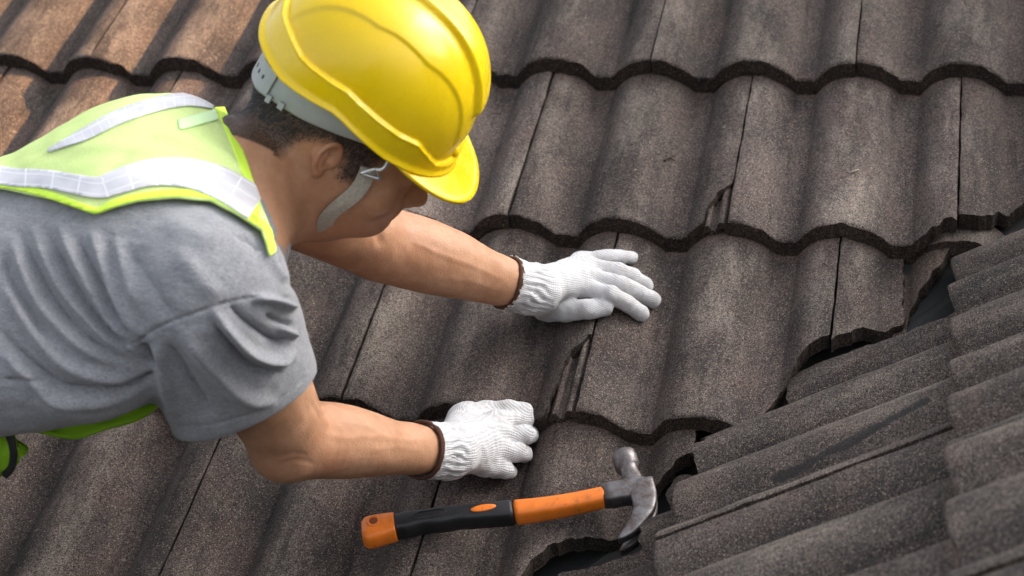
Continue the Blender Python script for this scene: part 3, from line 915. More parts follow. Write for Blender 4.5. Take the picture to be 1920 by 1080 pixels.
# ---- hair: short black strands standing on the scalp where it shows below the helmet
def hair_mat():
    m, nt, b = new_mat('black_hair')
    b.inputs['Base Color'].default_value = rgb(0.012, 0.010, 0.009); b.inputs['Roughness'].default_value = 0.42
    return m
M_HAIR = hair_mat()
BN = vnormals(BV, BF)
cand = np.where((stub > 0.25) & (q[:, 1] < 0.085))[0]
n_s = 34000
pick = cand[rng.integers(0, len(cand), n_s)]
pick = pick[rng.random(n_s) < np.clip(stub[pick], 0.1, 1)]
root = BV[pick] + rng.normal(0, 0.0018, (len(pick), 3)); nr = BN[pick]
root -= nr * ((root - BV[pick]) * nr).sum(1)[:, None]
down = -HU - HF * 0.25
ln = 0.0020 + 0.0035 * np.clip(-hs_[pick] / 0.05, 0, 1) + rng.random(len(pick)) * 0.0012
dirv = nr * 0.45 + down * 0.8 + rng.normal(0, 0.15, root.shape); dirv /= np.linalg.norm(dirv, axis=1)[:, None]
sidev = np.cross(dirv, nr + rng.normal(0, .3, nr.shape)); sidev /= np.linalg.norm(sidev, axis=1)[:, None]
wd = 0.00026
HV = np.stack([root - sidev * wd, root + sidev * wd, root + dirv * ln[:, None]], 1).reshape(-1, 3)
hair = obj('hair', HV, np.arange(len(HV)).reshape(-1, 3), M_HAIR, person, smooth=False)
hair['kind'] = 'stuff'
# ------------------------------------------------------------------ clothes
sf = Field((-1.05, -0.16, 0.02), (-0.10, 0.62, 0.78), 0.0045)
hipx = J['hip'] - SPN * 0.12
sf.cone(hipx, J['waist'], 0.118, 0.112, 0.03, (LATO, 1.42))
sf.cone(J['waist'], J['chest'], 0.112, 0.123, 0.03, (LATO, 1.38))
sf.cone(J['chest'], J['neck'] - BK * 0.040 - SPN * 0.03, 0.120, 0.070, 0.04, (LATO, 1.4))
# cloth hanging below the belly and ribs
for (x, y, d, r) in [(50, 630, 1.90, 0.066), (150, 625, 1.90, 0.060), (210, 600, 1.89, 0.054), (-80, 645, 1.92, 0.07)]:
    sf.ell(atd(x, y, d), np.array([SPN, LATO, BK]), (0.11, 0.12, r * 0.95), 0.05)
sf.cone(J['Sr'] - SPN * 0.012, J['Sl'] - SPN * 0.02, 0.060, 0.056, 0.05)
# sleeves
def sleeve(S, E, f, r0, r1, k=0.03, sq=None):
    e = S + (E - S) * f
    sf.cone(S, e + unit(E - S) * 0.05, r0, r1, k, sq)
    return e, unit(E - S)
# near sleeve: mouth between (330,815) and (575,715)
SMC = atd(452, 758, 1.905)                         # middle of the sleeve mouth
sax = unit(SMC - J['Sr'])
sf.cone(J['Sr'] - sax * 0.01, SMC + sax * 0.05, 0.074, 0.072, 0.035)
sf.cone(J['Sr'] + sax * 0.05 + camdir(0.9, -0.3, 0) * 0.004, SMC + sax * 0.05 + camdir(1, -.3, 0) * 0.0, 0.058, 0.062, 0.03)
_S, _E = J['Sr'], J['Er']
sf.cone(_S + (_E - _S) * 0.30, _S + (_E - _S) * 0.92, 0.0535, 0.0525, 0.03)
mouth_n = unit(camdir(0.40, 0.86, 0.30))
fax = unit(J['El'] - J['Sl']); FMC = J['Sl'] + fax * 0.05
sf.cone(J['Sl'], FMC + fax * 0.05, 0.066, 0.066, 0.03)
vest_D = sf.D.copy()
# hem planes
sf.add(lambda g: np.where(np.linalg.norm(g - (SMC + sax * 0.06), axis=-1) < 0.165, (g - SMC) @ mouth_n, -1.0), SMC - 0.18, SMC + 0.22, 0.003, 'i')
sf.add(lambda g: np.where(np.linalg.norm(g - (FMC + fax * 0.05), axis=-1) < 0.10, (g - FMC) @ fax, -1.0), FMC - 0.09, FMC + 0.15, 0.003, 'i')
# hollow the mouths
sf.cone(SMC - sax * 0.045, SMC + sax * 0.09, 0.046, 0.052, 0.004, None, 's')
sf.cone(_S + (_E - _S) * 0.55, _S + (_E - _S) * 1.2, 0.045, 0.047, 0.004, None, 's')
sf.cone(FMC - fax * 0.03, FMC + fax * 0.09, 0.050, 0.060, 0.004, None, 's')
# the shape of the trunk before the openings carries the vest
sf.cone(J['neck'] + SPN * 0.005 - BK * 0.02, hp(-0.01, -0.03, 0), 0.066, 0.09, 0.006, None, 's')
SV, SF = sf.mesh()
SV = smooth_mesh(SV, SF, 3, 0.5)
SV, SF = subdivide(SV, SF); SV = smooth_mesh(SV, SF, 3, 0.5)
hemw = np.clip(1.3 - np.abs((SV - SMC) @ mouth_n) / 0.014, 0, 1) * (np.linalg.norm(SV - SMC, axis=1) < 0.12)
for _ in range(4):
    SV = SV + (smooth_mesh(SV, SF, 3, 0.5) - SV) * hemw[:, None]
SN = vnormals(SV, SF)

# folds: ridges and hollows of the cloth, traced as lines over the garment  (points, height mm, half width px)
FOLDS = [
    ([(110, 420), (150, 500), (205, 590), (262, 650)], 7, 15), ([(60, 420), (105, 520), (165, 600), (240, 668)], 6, 14),
    ([(20, 440), (70, 560), (140, 640), (230, 690)], 7, 17), ([(170, 430), (205, 520), (245, 600), (275, 640)], 6, 13),
    ([(0, 520), (60, 620), (130, 690), (230, 712), (285, 700)], 7, 18), ([(215, 440), (240, 520), (262, 580)], 4, 14),
    ([(0, 620), (60, 680), (120, 725), (200, 730), (280, 705)], -7, 13), ([(85, 430), (130, 520), (190, 605), (255, 660)], -5, 10),
    ([(140, 440), (180, 520), (225, 595), (270, 645)], -5, 9), ([(35, 430), (85, 540), (150, 620), (235, 680)], -5, 10),
    ([(0, 660), (60, 712), (100, 745), (170, 752), (250, 728), (290, 705)], 6, 13),
    ([(0, 712), (50, 712), (85, 712)], -3, 6), ([(60, 745), (150, 775), (240, 755), (300, 725)], 5, 22),
    # sleeve
    ([(400, 580), (430, 620), (470, 660), (520, 675), (552, 655)], 9, 13), ([(400, 605), (430, 645), (475, 690), (530, 700)], -6, 14),
    ([(430, 572), (470, 610), (520, 640), (550, 630)], -7, 13), ([(470, 558), (510, 562), (552, 578)], 8, 9),
    ([(500, 590), (530, 605), (556, 612)], -6, 9), ([(520, 612), (545, 625), (558, 632)], 6, 8),
    ([(340, 620), (400, 690), (460, 745), (520, 752)], 6, 20), ([(310, 640), (360, 720), (400, 785)], -5, 20), ([(290, 640), (310, 720), (330, 800)], 5, 14),
    # armpit gathers
    ([(262, 645), (275, 672), (292, 690)], -12, 12), ([(200, 735), (250, 722), (292, 698)], -8, 9), ([(235, 640), (268, 668), (290, 690)], 5, 8),
    # shoulder
    ([(505, 470), (515, 500), (540, 530)], 4, 10), ([(525, 480), (540, 520), (556, 545)], -4, 8),
    ([(440, 440), (470, 450), (492, 470)], -4, 10), ([(300, 400), (360, 440), (430, 450)], 2, 30), ([(0, 470), (30, 540), (90, 640)], -4, 12),
    ([(240, 470), (300, 560), (330, 600)], -3, 22), ([(330, 470), (380, 530), (420, 560)], 3, 26),
    # seams: sleeve head, side, hem stitching
    ([(255, 642), (300, 612), (370, 585), (430, 566), (490, 556), (545, 560)], -2.6, 3.0),
    ([(328, 800), (400, 795), (480, 772), (540, 738), (572, 706)], -1.2, 2.5),
]
pp = proj(SV); P2 = pp[:, :2]
facing = (1 - 0.75 * hemw) * np.clip(-(SN * ((SV - CC) / np.linalg.norm(SV - CC, axis=1)[:, None])).sum(1) * 3 + 0.6, 0, 1)
disp = np.zeros(len(SV))
for poly, amp, wd_ in FOLDS:
    pl = spline(np.array(poly, float), 24)
    m = (P2[:, 0] > pl[:, 0].min() - 4 * wd_) & (P2[:, 0] < pl[:, 0].max() + 4 * wd_) & (P2[:, 1] > pl[:, 1].min() - 4 * wd_) & (P2[:, 1] < pl[:, 1].max() + 4 * wd_)
    idx = np.where(m)[0]
    if not len(idx): continue
    d, t = seg_dist(P2[idx], pl)
    taper = np.clip(np.minimum(t, 1 - t) * 5 + 0.12, 0, 1) if wd_ > 4 else np.ones(len(t))
    disp[idx] += (amp * 0.00145 * np.exp(-(d / (wd_ * 0.75)) ** 2) if amp > 0 else amp * 0.0017 * np.exp(-d / (wd_ * 0.55))) * taper
disp += 0.0012 * noise3(SV, 28, 3) + 0.0006 * noise3(SV @ np.array([[1, .3, 0], [-.3, 1, 0], [0, 0, 1]]) * np.array([0.6, 1.6, 1.6]), 80, 5)
SV = SV + SN * (disp * facing)[:, None]

def shirt_mat():
    m, nt, b = new_mat('heather_jersey'); g = NT(nt)
    tc = g.node('ShaderNodeTexCoord').outputs['Object']
    fib = g.noise(g.mul(tc, (1, 1, 1)), 800, 2, 0.7); fl = g.noise(g.mul(tc, (0.25, 1.0, 0.8)), 520, 3, 0.7); bl = g.noise(tc, 45, 4, 0.6)
    f = g.math('ADD', g.math('MULTIPLY', fib, 0.45), g.math('ADD', g.math('MULTIPLY', fl, 0.40), g.math('MULTIPLY', bl, 0.15)))
    c = g.mix(g.ramp(f, 0.36, 0.64), rgb(0.135, 0.138, 0.152), rgb(0.355, 0.360, 0.385))
    g.link(c, b.inputs['Base Color'])
    b.inputs['Roughness'].default_value = 0.95; b.inputs['Specular IOR Level'].default_value = 0.15
    b.inputs['Sheen Weight'].default_value = 0.25; b.inputs['Sheen Roughness'].default_value = 0.6
    g.link(g.bump(fib, 0.35, 0.0012), b.inputs['Normal'])
    return m
M_SHIRT = shirt_mat()
shirt = obj('shirt', SV, SF, M_SHIRT, person)

# ---- vest: lime mesh with bright binding and pale reflective tape
vf_level = 0.0075
shirt_D = sf.D; sf.D = vest_D
VV, VF4 = sf.mesh(vf_level)
sf.D = shirt_D
VV = smooth_mesh(VV, VF4, 14, 0.5)
VN = vnormals(VV, VF4)
_d, _t = seg_dist(proj(VV)[:, :2], spline(np.array([(178, 404), (190, 360), (215, 310), (255, 270), (300, 245)], float), 20)); _d2, _ = seg_dist(proj(VV)[:, :2], spline(np.array([(60, 360), (90, 320), (150, 290), (230, 285)], float), 20)); _d3, _ = seg_dist(proj(VV)[:, :2], spline(np.array([(300, 250), (350, 262), (420, 290), (450, 320)], float), 20))
VV = VV + VN * (-0.0022 * np.exp(-(_d / 18) ** 2) - 0.0015 * np.exp(-(_d2 / 14) ** 2) + 0.003 * np.exp(-(_d3 / 10) ** 2))[:, None]
VV = VV + VN * (0.0022 * noise3(VV, 16, 8) + 0.0016 * noise3(VV * np.array([1, 2.2, 2.2]), 30, 9))[:, None]; VN = vnormals(VV, VF4)
VT = np.vstack([VF4[:, [0, 1, 2]], VF4[:, [0, 2, 3]]])
vp2 = proj(VV); vdirs = (VV - CC) / np.linalg.norm(VV - CC, axis=1)[:, None]
fac = (VN * vdirs).sum(1)
sl_ = -(((VV - J['chest']) @ BK))                    # below the back
LOWER = [(-400, 330), (-200, 338), (0, 352), (90, 372), (178, 402), (215, 388), (260, 376), (330, 369), (395, 374), (445, 400), (492, 430), (500, 455), (506, 480)]
NECKL = [(486, 440), (478, 352), (462, 300), (440, 245), (416, 190), (425, 170)]
outline = np.array(LOWER + [(520, 470), (505, 420)] + NECKL[1:] + [(400, 100), (-400, 100)], float)
def clip_vest(V, T, N, polys, hidden=True):
    X = np.c_[V, N]
    p = proj(V)
    f = np.maximum.reduce([poly_sd(p[:, :2], pl) for pl in polys])
    X, T = clip_tris(X, T, f)
    far_ = (X[:, :3] - J['chest']) @ BK
    X, T = clip_tris(X, T, -(far_ + 0.055))
    # drop what hides behind the body
    pr = (X[:, 3:] * (X[:, :3] - CC)).sum(1) / np.linalg.norm(X[:, :3] - CC, axis=1)
    X, T = clip_tris(X, T, pr - 0.86)
    X, T = compact(X, largest_piece(T))
    return X[:, :3], T, X[:, 3:] / (np.linalg.norm(X[:, 3:], axis=1)[:, None] + 1e-9)
def vest_piece(name, polys, off, t, mat, parent):
    V, T, N = clip_vest(VV, VT, VN, polys)
    V = V + N * off
    V2, F = shell(V, T, N, t)
    return obj(name, V2, F, mat, parent)
def band(line, w0, w1):
    """polygon along a line, w0 above and w1 below, in the plane of the trace"""
    L = spline(np.array(line, float), 60)
    t = np.gradient(L, axis=0); n = np.c_[t[:, 1], -t[:, 0]]; n /= np.linalg.norm(n, axis=1)[:, None]
    w0, w1 = (np.interp(np.linspace(0, 1, 60), np.linspace(0, 1, np.size(w)), np.atleast_1d(w).astype(float))[:, None] for w in (w0, w1))
    return np.vstack([L + n * w0, (L + n * w1)[::-1]])

def vest_mat(name, col, alpha, mesh=True):
    m, nt, b = new_mat(name); g = NT(nt)
    tc = g.node('ShaderNodeTexCoord').outputs['Object']
    b.inputs['Base Color'].default_value = rgb(*col); b.inputs['Roughness'].default_value = 0.7; b.inputs['Specular IOR Level'].default_value = 0.2
    f = g.vor(tc, 800, 'Distance')
    g.link(g.bump(f, 0.25, 0.0008), b.inputs['Normal'])
    if mesh:
        tr = g.node('ShaderNodeBsdfTransparent'); tl = g.node('ShaderNodeBsdfTranslucent'); tl.inputs[0].default_value = rgb(*col)
        m1 = g.node('ShaderNodeMixShader'); m1.inputs[0].default_value = 0.25
        g.link(b.outputs[0], m1.inputs[1]); g.link(tl.outputs[0], m1.inputs[2])
        m2 = g.node('ShaderNodeMixShader'); g.link(g.math('MULTIPLY', g.ramp(f, 0.25, 0.45), alpha), m2.inputs[0])
        g.link(m1.outputs[0], m2.inputs[1]); g.link(tr.outputs[0], m2.inputs[2])
        g.link(m2.outputs[0], nt.nodes['Material Output'].inputs['Surface'])
    return m
M_VEST = vest_mat('lime_mesh', (0.80, 0.96, 0.42), 0.18)
M_BIND = vest_mat('lime_binding', (0.66, 0.95, 0.09), 0.0, False)
def tape_mat():
    m, nt, b = new_mat('reflective_tape'); g = NT(nt)
    uvw = g.attr('tape')
    s = g.sep(uvw)
    fx = g.math('ABSOLUTE', g.math('SUBTRACT', g.math('FRACT', s[0], 0), 0.5)); fy = g.math('ABSOLUTE', g.math('SUBTRACT', g.math('FRACT', s[1], 0), 0.5))
    line = g.math('MAXIMUM', g.ramp(fx, 0.46, 0.48), g.ramp(fy, 0.45, 0.47))
    tc = g.node('ShaderNodeTexCoord').outputs['Object']
    c = g.mix(g.ramp(g.noise(tc, 30, 3), 0.35, 0.65), rgb(0.52, 0.52, 0.57), rgb(0.63, 0.63, 0.67))
    c = g.mix(line, c, rgb(0.76, 0.76, 0.80))
    g.link(c, b.inputs['Base Color']); b.inputs['Roughness'].default_value = 0.38; b.inputs['Coat Weight'].default_value = 0.3; b.inputs['Coat Roughness'].default_value = 0.2
    g.link(g.bump(line, 0.25, 0.001), b.inputs['Normal'])
    return m
M_TAPE = tape_mat()
vest = vest_piece('vest', [outline], 0.0, 0.0022, M_VEST, person)
vest['label'] = 'lime safety vest'
EDGE = LOWER[:-2] + [(492, 432)]
bd = vest_piece('binding', [band(LOWER, 0, 13), outline], 0.0010, 0.002, M_BIND, vest)
bd2 = vest_piece('binding', [band(NECKL, 16, -3), outline], 0.0010, 0.002, M_BIND, vest)
TAPE1 = [(-400, 268), (-200, 290), (0, 331), (90, 338), (180, 354), (215, 345), (280, 326), (345, 326), (410, 345), (480, 386)]
tp = vest_piece('reflective_tape', [band(TAPE1, [17, 17, 17, 17, 20, 22, 25, 27, 31, 32], [-17, -17, -17, -17, -19, -22, -25, -27, -30, -30]), outline], 0.0022, 0.0014, M_TAPE, vest)
TAPE2 = [(90, 286), (130, 268), (160, 255), (220, 224), (290, 200), (350, 190), (400, 196)]
tp2 = vest_piece('reflective_tape', [band(TAPE2, [3, 8, 12, 14, 14, 13, 12], [-2, -7, -10, -12, -12, -11, -10]), outline], 0.0022, 0.0014, M_TAPE, vest)
SEAM = [(150, 280), (200, 282), (260, 270), (330, 250), (400, 240)]
sm_ = vest_piece('seam', [band(SEAM, 1.4, -1.4), outline], 0.0008, 0.001, M_VEST, vest)
M_LAB, _, _ = plain('white_label', (0.62, 0.86, 0.45), 0.6)
lb = vest_piece('care_label', [np.array([(333, 226), (405, 206), (408, 226), (336, 246)], float), outline], 0.0016, 0.0012, M_LAB, vest)
for o, ln_ in ((tp, TAPE1), (tp2, TAPE2)):
    co = np.array([v.co for v in o.data.vertices]) + PB
    d, t = seg_dist(proj(co)[:, :2], spline(np.array(ln_, float), 60))
    add_attr(o, 'tape', np.c_[t * 18, d / 20.0 + 0.5 - 0.5 * (d < 0), np.zeros(len(t))], 'FLOAT_VECTOR')

# trousers and boots: the part of him beyond the picture's edge, kneeling on the tiles
tf = Field((-1.75, -0.35, -0.04), (-0.55, 0.75, 0.75), 0.009)
H = J['hip'] - SPN * 0.07
for s in (-1, 1):
    hp0 = H + LATO * 0.085 * s - BK * 0.02
    kn = np.array([hp0[0] - 0.10, hp0[1] + 0.10 * s + 0.02, 0.055])
    an = kn + np.array([-0.42, 0.0, 0.02])
    tf.cone(hp0, kn, 0.095, 0.065, 0.03); tf.cone(kn, an, 0.062, 0.05, 0.03)
tf.cone(H + LATO * 0.08, H - LATO * 0.08, 0.115, 0.115, 0.04)
tf.cone(H, J['waist'] - SPN * 0.13, 0.112, 0.102, 0.04, (LATO, 1.4))
TV, TF_ = tf.mesh(); TV = smooth_mesh(TV, TF_, 2)
M_DENIM, _, _ = plain('dark_denim', (0.035, 0.045, 0.07), 0.9, bump=(400, 0.3, 0.001), var=0.2, scale=120)
obj('trousers', TV, TF_, M_DENIM, person)
M_BOOT, _, _ = plain('brown_leather', (0.07, 0.04, 0.022), 0.55, var=0.2)
for s in (-1, 1):
    hp0 = H + LATO * 0.085 * s - BK * 0.02
    kn = np.array([hp0[0] - 0.10, hp0[1] + 0.10 * s + 0.02, 0.055]); an = kn + np.array([-0.44, 0.0, 0.02])
    f2 = Field(an - 0.2, an + 0.2, 0.006)
    f2.cone(an + np.array([0.03, 0, 0]), an + np.array([-0.05, 0, 0.0]), 0.052, 0.045, 0.02)
    f2.cone(an + np.array([-0.03, 0, 0.01]), an + np.array([-0.085, 0, -0.04]), 0.042, 0.036, 0.02, (np.array([0, 1.0, 0]), 1.1))
    f2.cone(an + np.array([-0.085, 0, 0.03]), an + np.array([-0.09, 0, -0.05]), 0.03, 0.036, 0.02, (np.array([0, 1.0, 0]), 1.2))
    v_, f_ = f2.mesh(); obj('boot', v_, f_, M_BOOT, person)
# front panel of the vest hanging below the belly, and the lime pouch with its black strap at the hip
def sheet(name, top, bot, d0, d1, n, mat, parent, t=0.003, bulge=0.0):
    A = spline(np.array(top, float), n); B = spline(np.array(bot, float), n)
    rows = []
    for k in np.linspace(0, 1, 9):
        P = A * (1 - k) + B * k
        dep = d0 + (d1 - d0) * k - bulge * math.sin(math.pi * k)
        rows.append([atd(x, y, dep + 0.004 * math.sin(i * 0.7 + k * 3)) for i, (x, y) in enumerate(P)])
    V = np.array(rows); q4 = quad_grid(9, n)
    T = np.vstack([q4[:, [0, 1, 2]], q4[:, [0, 2, 3]]]); V = V.reshape(-1, 3)
    N = vnormals(V, T); V2, F = shell(V, T, N, t)
    return obj(name, V2, F, mat, parent)
M_GREEN = vest_mat('lime_lining', (0.30, 0.58, 0.03), 0.0, False)
sheet('front_panel', [(310, 690), (240, 720), (150, 740), (80, 760), (-60, 760)], [(313, 752), (262, 788), (200, 806), (140, 824), (70, 812)], 1.99, 1.965, 22, M_GREEN, vest)
pouch = sheet('side_panel', [(-90, 770), (-20, 772), (8, 784), (22, 806), (36, 830)], [(-60, 960), (-20, 910), (0, 895), (22, 882), (38, 866)], 1.90, 1.91, 16, M_GREEN, vest, 0.02, 0.02)
M_BLK, _, _ = plain('black_webbing', (0.012, 0.012, 0.013), 0.7)
pt = np.array([atd(x, y, d) for x, y, d in [(-40, 770, 1.86), (2, 782, 1.865), (16, 812, 1.87), (25, 845, 1.872), (22, 875, 1.885), (8, 892, 1.90)]])
v_, f_ = tube(spline(pt, 30), 0.0042, 10, True, (camdir(0, 0, -1), 0.35)); obj('strap', v_, f_, M_BLK, vest)
# ------------------------------------------------------------------ hard hat
def plastic_yellow():
    m, nt, b = new_mat('yellow_plastic'); g = NT(nt)
    tc = g.node('ShaderNodeTexCoord').outputs['Object']
    c = g.mix(g.ramp(g.noise(tc, 12, 4), 0.3, 0.7), rgb(0.76, 0.52, 0.004), rgb(0.82, 0.58, 0.006))
    scuff = g.ramp(g.noise(g.mul(tc, (1, 2.6, 0.5)), 110, 6, 0.8), 0.64, 0.70)
    c = g.mix(g.math('MULTIPLY', scuff, 0.35), c, rgb(0.45, 0.33, 0.03))
    g.link(c, b.inputs['Base Color'])
    g.link(g.ramp(g.noise(tc, 40, 4), 0.3, 0.7, 0.18, 0.36), b.inputs['Roughness'])
    b.inputs['Specular IOR Level'].default_value = 0.5
    b.inputs['Subsurface Weight'].default_value = 0.05; b.inputs['Subsurface Radius'].default_value = (0.01, 0.007, 0.002); b.inputs['Subsurface Scale'].default_value = 0.3
    g.link(g.bump(g.noise(tc, 55, 2), 0.04, 0.002), b.inputs['Normal'])
    return m
M_YEL = plastic_yellow()
M_BAND, _, _ = plain('grey_plastic_band', (0.34, 0.36, 0.36), 0.5, var=0.08, scale=30)
M_STRAP, _, _ = plain('beige_webbing', (0.46, 0.43, 0.36), 0.85, bump=(700, 0.9, 0.0015), var=0.2, scale=300)
M_WIRE, _, _ = plain('steel_wire', (0.55, 0.56, 0.58), 0.3, 0.9)
M_BLACK, _, _ = plain('black_plastic', (0.015, 0.015, 0.016), 0.5)

HA, HB, HH, HUC = 0.116, 0.104, 0.124, 0.066     # half length, half width, dome height, rim height over the ear line
GT = math.radians(8)
GF = HF * math.cos(GT) - HU * math.sin(GT); GU = HU * math.cos(GT) + HF * math.sin(GT)
GC = HC + camdir(-1, -0.35, 0) * 0.0145
GAX = np.array([GF, GU, HL])
hat = thing('hard_hat', "glossy yellow hard hat with grey headband and beige chin strap on the worker's head", 'hard hat', hp(0, HUC, 0))
def sstep(a, b, x):
    t = np.clip((x - a) / (b - a), 0, 1); return t * t * (3 - 2 * t)
def rim_u(ph):
    """height of the rim round the hat; ph = 0 at the front, pi at the nape"""
    a = np.abs((ph + np.pi) % (2 * np.pi) - np.pi)
    return HUC + np.interp(a, [0, 0.5, 1.15, 1.30, 1.62, 1.72, 2.05, 2.2, 2.7, np.pi], np.array([-4, -2, 2, 5, 11, 11.5, 1, -3, -4, 0]) * 0.001)
def dome(ph, e):
    """outer skin without reliefs: e 0 at the rim line, 1 at the crown"""
    t = e * np.pi / 2; n = 2.25
    c = np.cos(t) ** (2 / n); s_ = np.sin(t) ** (2 / n)
    a = HA * (1 + 0.03 * np.cos(ph))
    k = 1 / ((np.abs(np.cos(ph)) ** 2.3 + np.abs(np.sin(ph)) ** 2.3) ** (1 / 2.3))
    ru = rim_u(ph)
    return np.stack([a * np.cos(ph) * k * c - 0.004, ru + (HUC + HH - ru) * s_, HB * np.sin(ph) * k * c], -1)
nph, ne = 280, 130
ph = np.linspace(0, 2 * np.pi, nph, endpoint=False)
ev = np.r_[np.linspace(0, 0.30, 64), np.linspace(0.31, 1, ne - 64) ** 1.0]
PH, EV = np.meshgrid(ph, ev, indexing='ij')
D0 = dome(PH, np.minimum(EV, 0.9995))
dn = np.cross(np.gradient(D0, axis=1), np.gradient(D0, axis=0)); dn /= np.linalg.norm(dn, axis=2)[..., None] + 1e-12
cen = np.array([0, HUC + 0.02, 0]); sg = np.sign(((D0 - cen) * dn).sum(-1)); dn *= sg[..., None]
dn[:, -3:] = np.array([0, 1.0, 0])
fq, uq, lq = D0[..., 0], D0[..., 1], D0[..., 2]
hgt = uq - rim_u(PH)
aphi = np.abs((PH + np.pi) % (2 * np.pi) - np.pi)
led = np.interp(aphi, [0, 0.62, 0.70, 0.95, 1.6, 2.0, 2.5, np.pi], [0.012, 0.012, 0.016, 0.029, 0.024, 0.028, 0.034, 0.034])
rel = 0.0060 * (1 - sstep(led - 0.0012, led + 0.0008, hgt))                      # flange round the bottom
rel += 0.0022 * np.exp(-((hgt - led) / 0.0013) ** 2)                             # bead along the flange
rel += 0.0045 * np.exp(-(hgt / 0.0035) ** 2)                                     # rolled lip
cw = 0.023 + 0.006 * (fq / 0.12)
rel += 0.0070 * (1 - sstep(cw, cw + 0.0035, np.abs(lq))) * sstep(-0.11, -0.06, fq) * (1 - sstep(0.098, 0.101, fq)) * sstep(0.035, 0.05, hgt)
arc = np.abs(lq) + 0.28 * np.clip(np.abs(fq + 0.005) - 0.03, 0, 1)
rel += 0.0020 * (1 - sstep(0.069, 0.0715, arc)) * sstep(0.03, 0.042, hgt)
O = D0 + dn * rel[..., None]
I = D0 - dn * 0.0028
def to_roof(A): return GC + A @ GAX
rows = np.concatenate([O[:, ::-1].transpose(1, 0, 2), I.transpose(1, 0, 2)], 0)  # crown -> rim outside, rim -> crown inside
V, F = loft(to_roof(rows), True, False)
sh = obj('shell', V, F, M_YEL, hat)
# peak
npk = 61
pa = np.linspace(-1.08, 1.08, npk)
rr = []
for side in (0, 1):
    for k in (np.linspace(0, 1, 12) if side == 0 else np.linspace(1, 0, 12)):
        base_ = dome(pa, np.zeros(npk))
        out = np.stack([np.cos(pa * 0.72), 0 * pa, np.sin(pa * 0.72)], -1)
        ln_ = 0.047 * np.cos(pa / 1.08 * np.pi / 2) ** 0.75
        p_ = base_ + out * (k * ln_ - 0.004 + 0.004 * k)[:, None]
        p_[:, 1] += -0.014 * k ** 1.3 * np.cos(pa / 1.08 * np.pi / 2) + 0.006 * (1 - k) ** 2 - (0.0030 if side else 0.0) * (1 - 0.4 * k) + 0.0018 * np.exp(-((1 - k) / 0.08) ** 2) * (1 - side)
        rr.append(p_)
V, F = loft(to_roof(np.array(rr)), False, False)
n_ = npk
F += [((len(rr) - 1) * n_ + j, (len(rr) - 1) * n_ + j + 1, j + 1, j) for j in range(n_ - 1)]
obj('peak', V, F, M_YEL, hat)
# raised mount over the peak
def block(f0, f1, u0, u1, l0, l1, mat, name, parent, tilt=0.0, bev=0.0015):
    f = Field((-.02, -.02, -.02), (f1 - f0 + .02, u1 - u0 + .02, l1 - l0 + .02), 0.0016)
    c = np.array([(f1 - f0) / 2, (u1 - u0) / 2, (l1 - l0) / 2])
    def fn(g):
        q = np.abs(g - c) - (c - bev * 2)
        return np.linalg.norm(np.maximum(q, 0), axis=-1) + np.minimum(q.max(-1), 0) - bev * 2
    f.add(fn, c - c, c + c, 0.0)
    v, fc = f.mesh()
    v = v - c
    ct, st = math.cos(tilt), math.sin(tilt)
    v = np.stack([v[:, 0] * ct - v[:, 1] * st, v[:, 0] * st + v[:, 1] * ct, v[:, 2]], 1) + np.array([(f0 + f1) / 2, (u0 + u1) / 2, (l0 + l1) / 2])
    return obj(name, to_roof(v), fc, mat, parent)
block(0.098, 0.120, HUC + 0.010, HUC + 0.020, -0.026, 0.026, M_YEL, 'peak_mount', hat, -0.35, 0.003)
# headband
nb = 150
bp = np.linspace(0, 2 * np.pi, nb, endpoint=False)
ab_ = np.abs((bp + np.pi) % (2 * np.pi) - np.pi)
back = sstep(1.7, 2.9, ab_)
lo = 0.046 - 0.010 * np.exp(-((ab_ - 1.9) / 0.4) ** 2) - 0.036 * back
hi = 0.068 - 0.018 * back
hi = np.minimum(hi, rim_u(bp) + 0.012)
def band_ring(u_, r_):
    return np.stack([(0.096 + r_) * np.cos(bp) - 0.006 - 0.003 * back, u_, (0.0785 + r_) * np.sin(bp)], -1)
rings = [band_ring(hi, 0.003), band_ring(hi - 0.002, 0.0046), band_ring((hi + lo) / 2, 0.0050), band_ring(lo + 0.002, 0.0046), band_ring(lo, 0.003), band_ring(lo + 0.001, 0.0012), band_ring(hi - 0.001, 0.0012), band_ring(hi, 0.003)]
V, F = loft(HC + np.array(rings) @ HAX, True, False)
hb = obj('headband', V, F, M_BAND, hat)
def band_patch(name, a0, a1, k0, k1, off, mat, parent, t=0.0014):
    aa = np.linspace(a0, a1, 8); kk = np.linspace(k0, k1, 5)
    bk = sstep(1.7, 2.9, np.abs(aa))
    l_ = np.interp(np.abs(aa), ab_[:nb // 2 + 1], lo[:nb // 2 + 1]); h_ = np.interp(np.abs(aa), ab_[:nb // 2 + 1], hi[:nb // 2 + 1])
    G = np.stack([np.stack([(0.096 + off) * np.cos(aa) - 0.006 - 0.003 * bk, l_ + (h_ - l_) * k, (0.0785 + off) * np.sin(aa)], -1) for k in kk])
    V = HC + G.reshape(-1, 3) @ HAX; q4 = quad_grid(5, 8); T = np.vstack([q4[:, [0, 1, 2]], q4[:, [0, 2, 3]]]); N = vnormals(V, T)
    if ((V - HC) * N).sum() < 0: T = T[:, ::-1]; N = -N
    V2, F2 = shell(V, T, N, t); return obj(name, V2, F2, mat, parent, smooth=False)
band_patch('adjuster_strap', -3.14, -2.45, 0.12, 0.88, 0.0074, M_BAND, hb)
for a_ in (-2.92, -2.78, -2.64): band_patch('adjuster_hole', a_ - 0.018, a_ + 0.018, 0.44, 0.56, 0.0077, M_BLACK, hb, 0.0005)
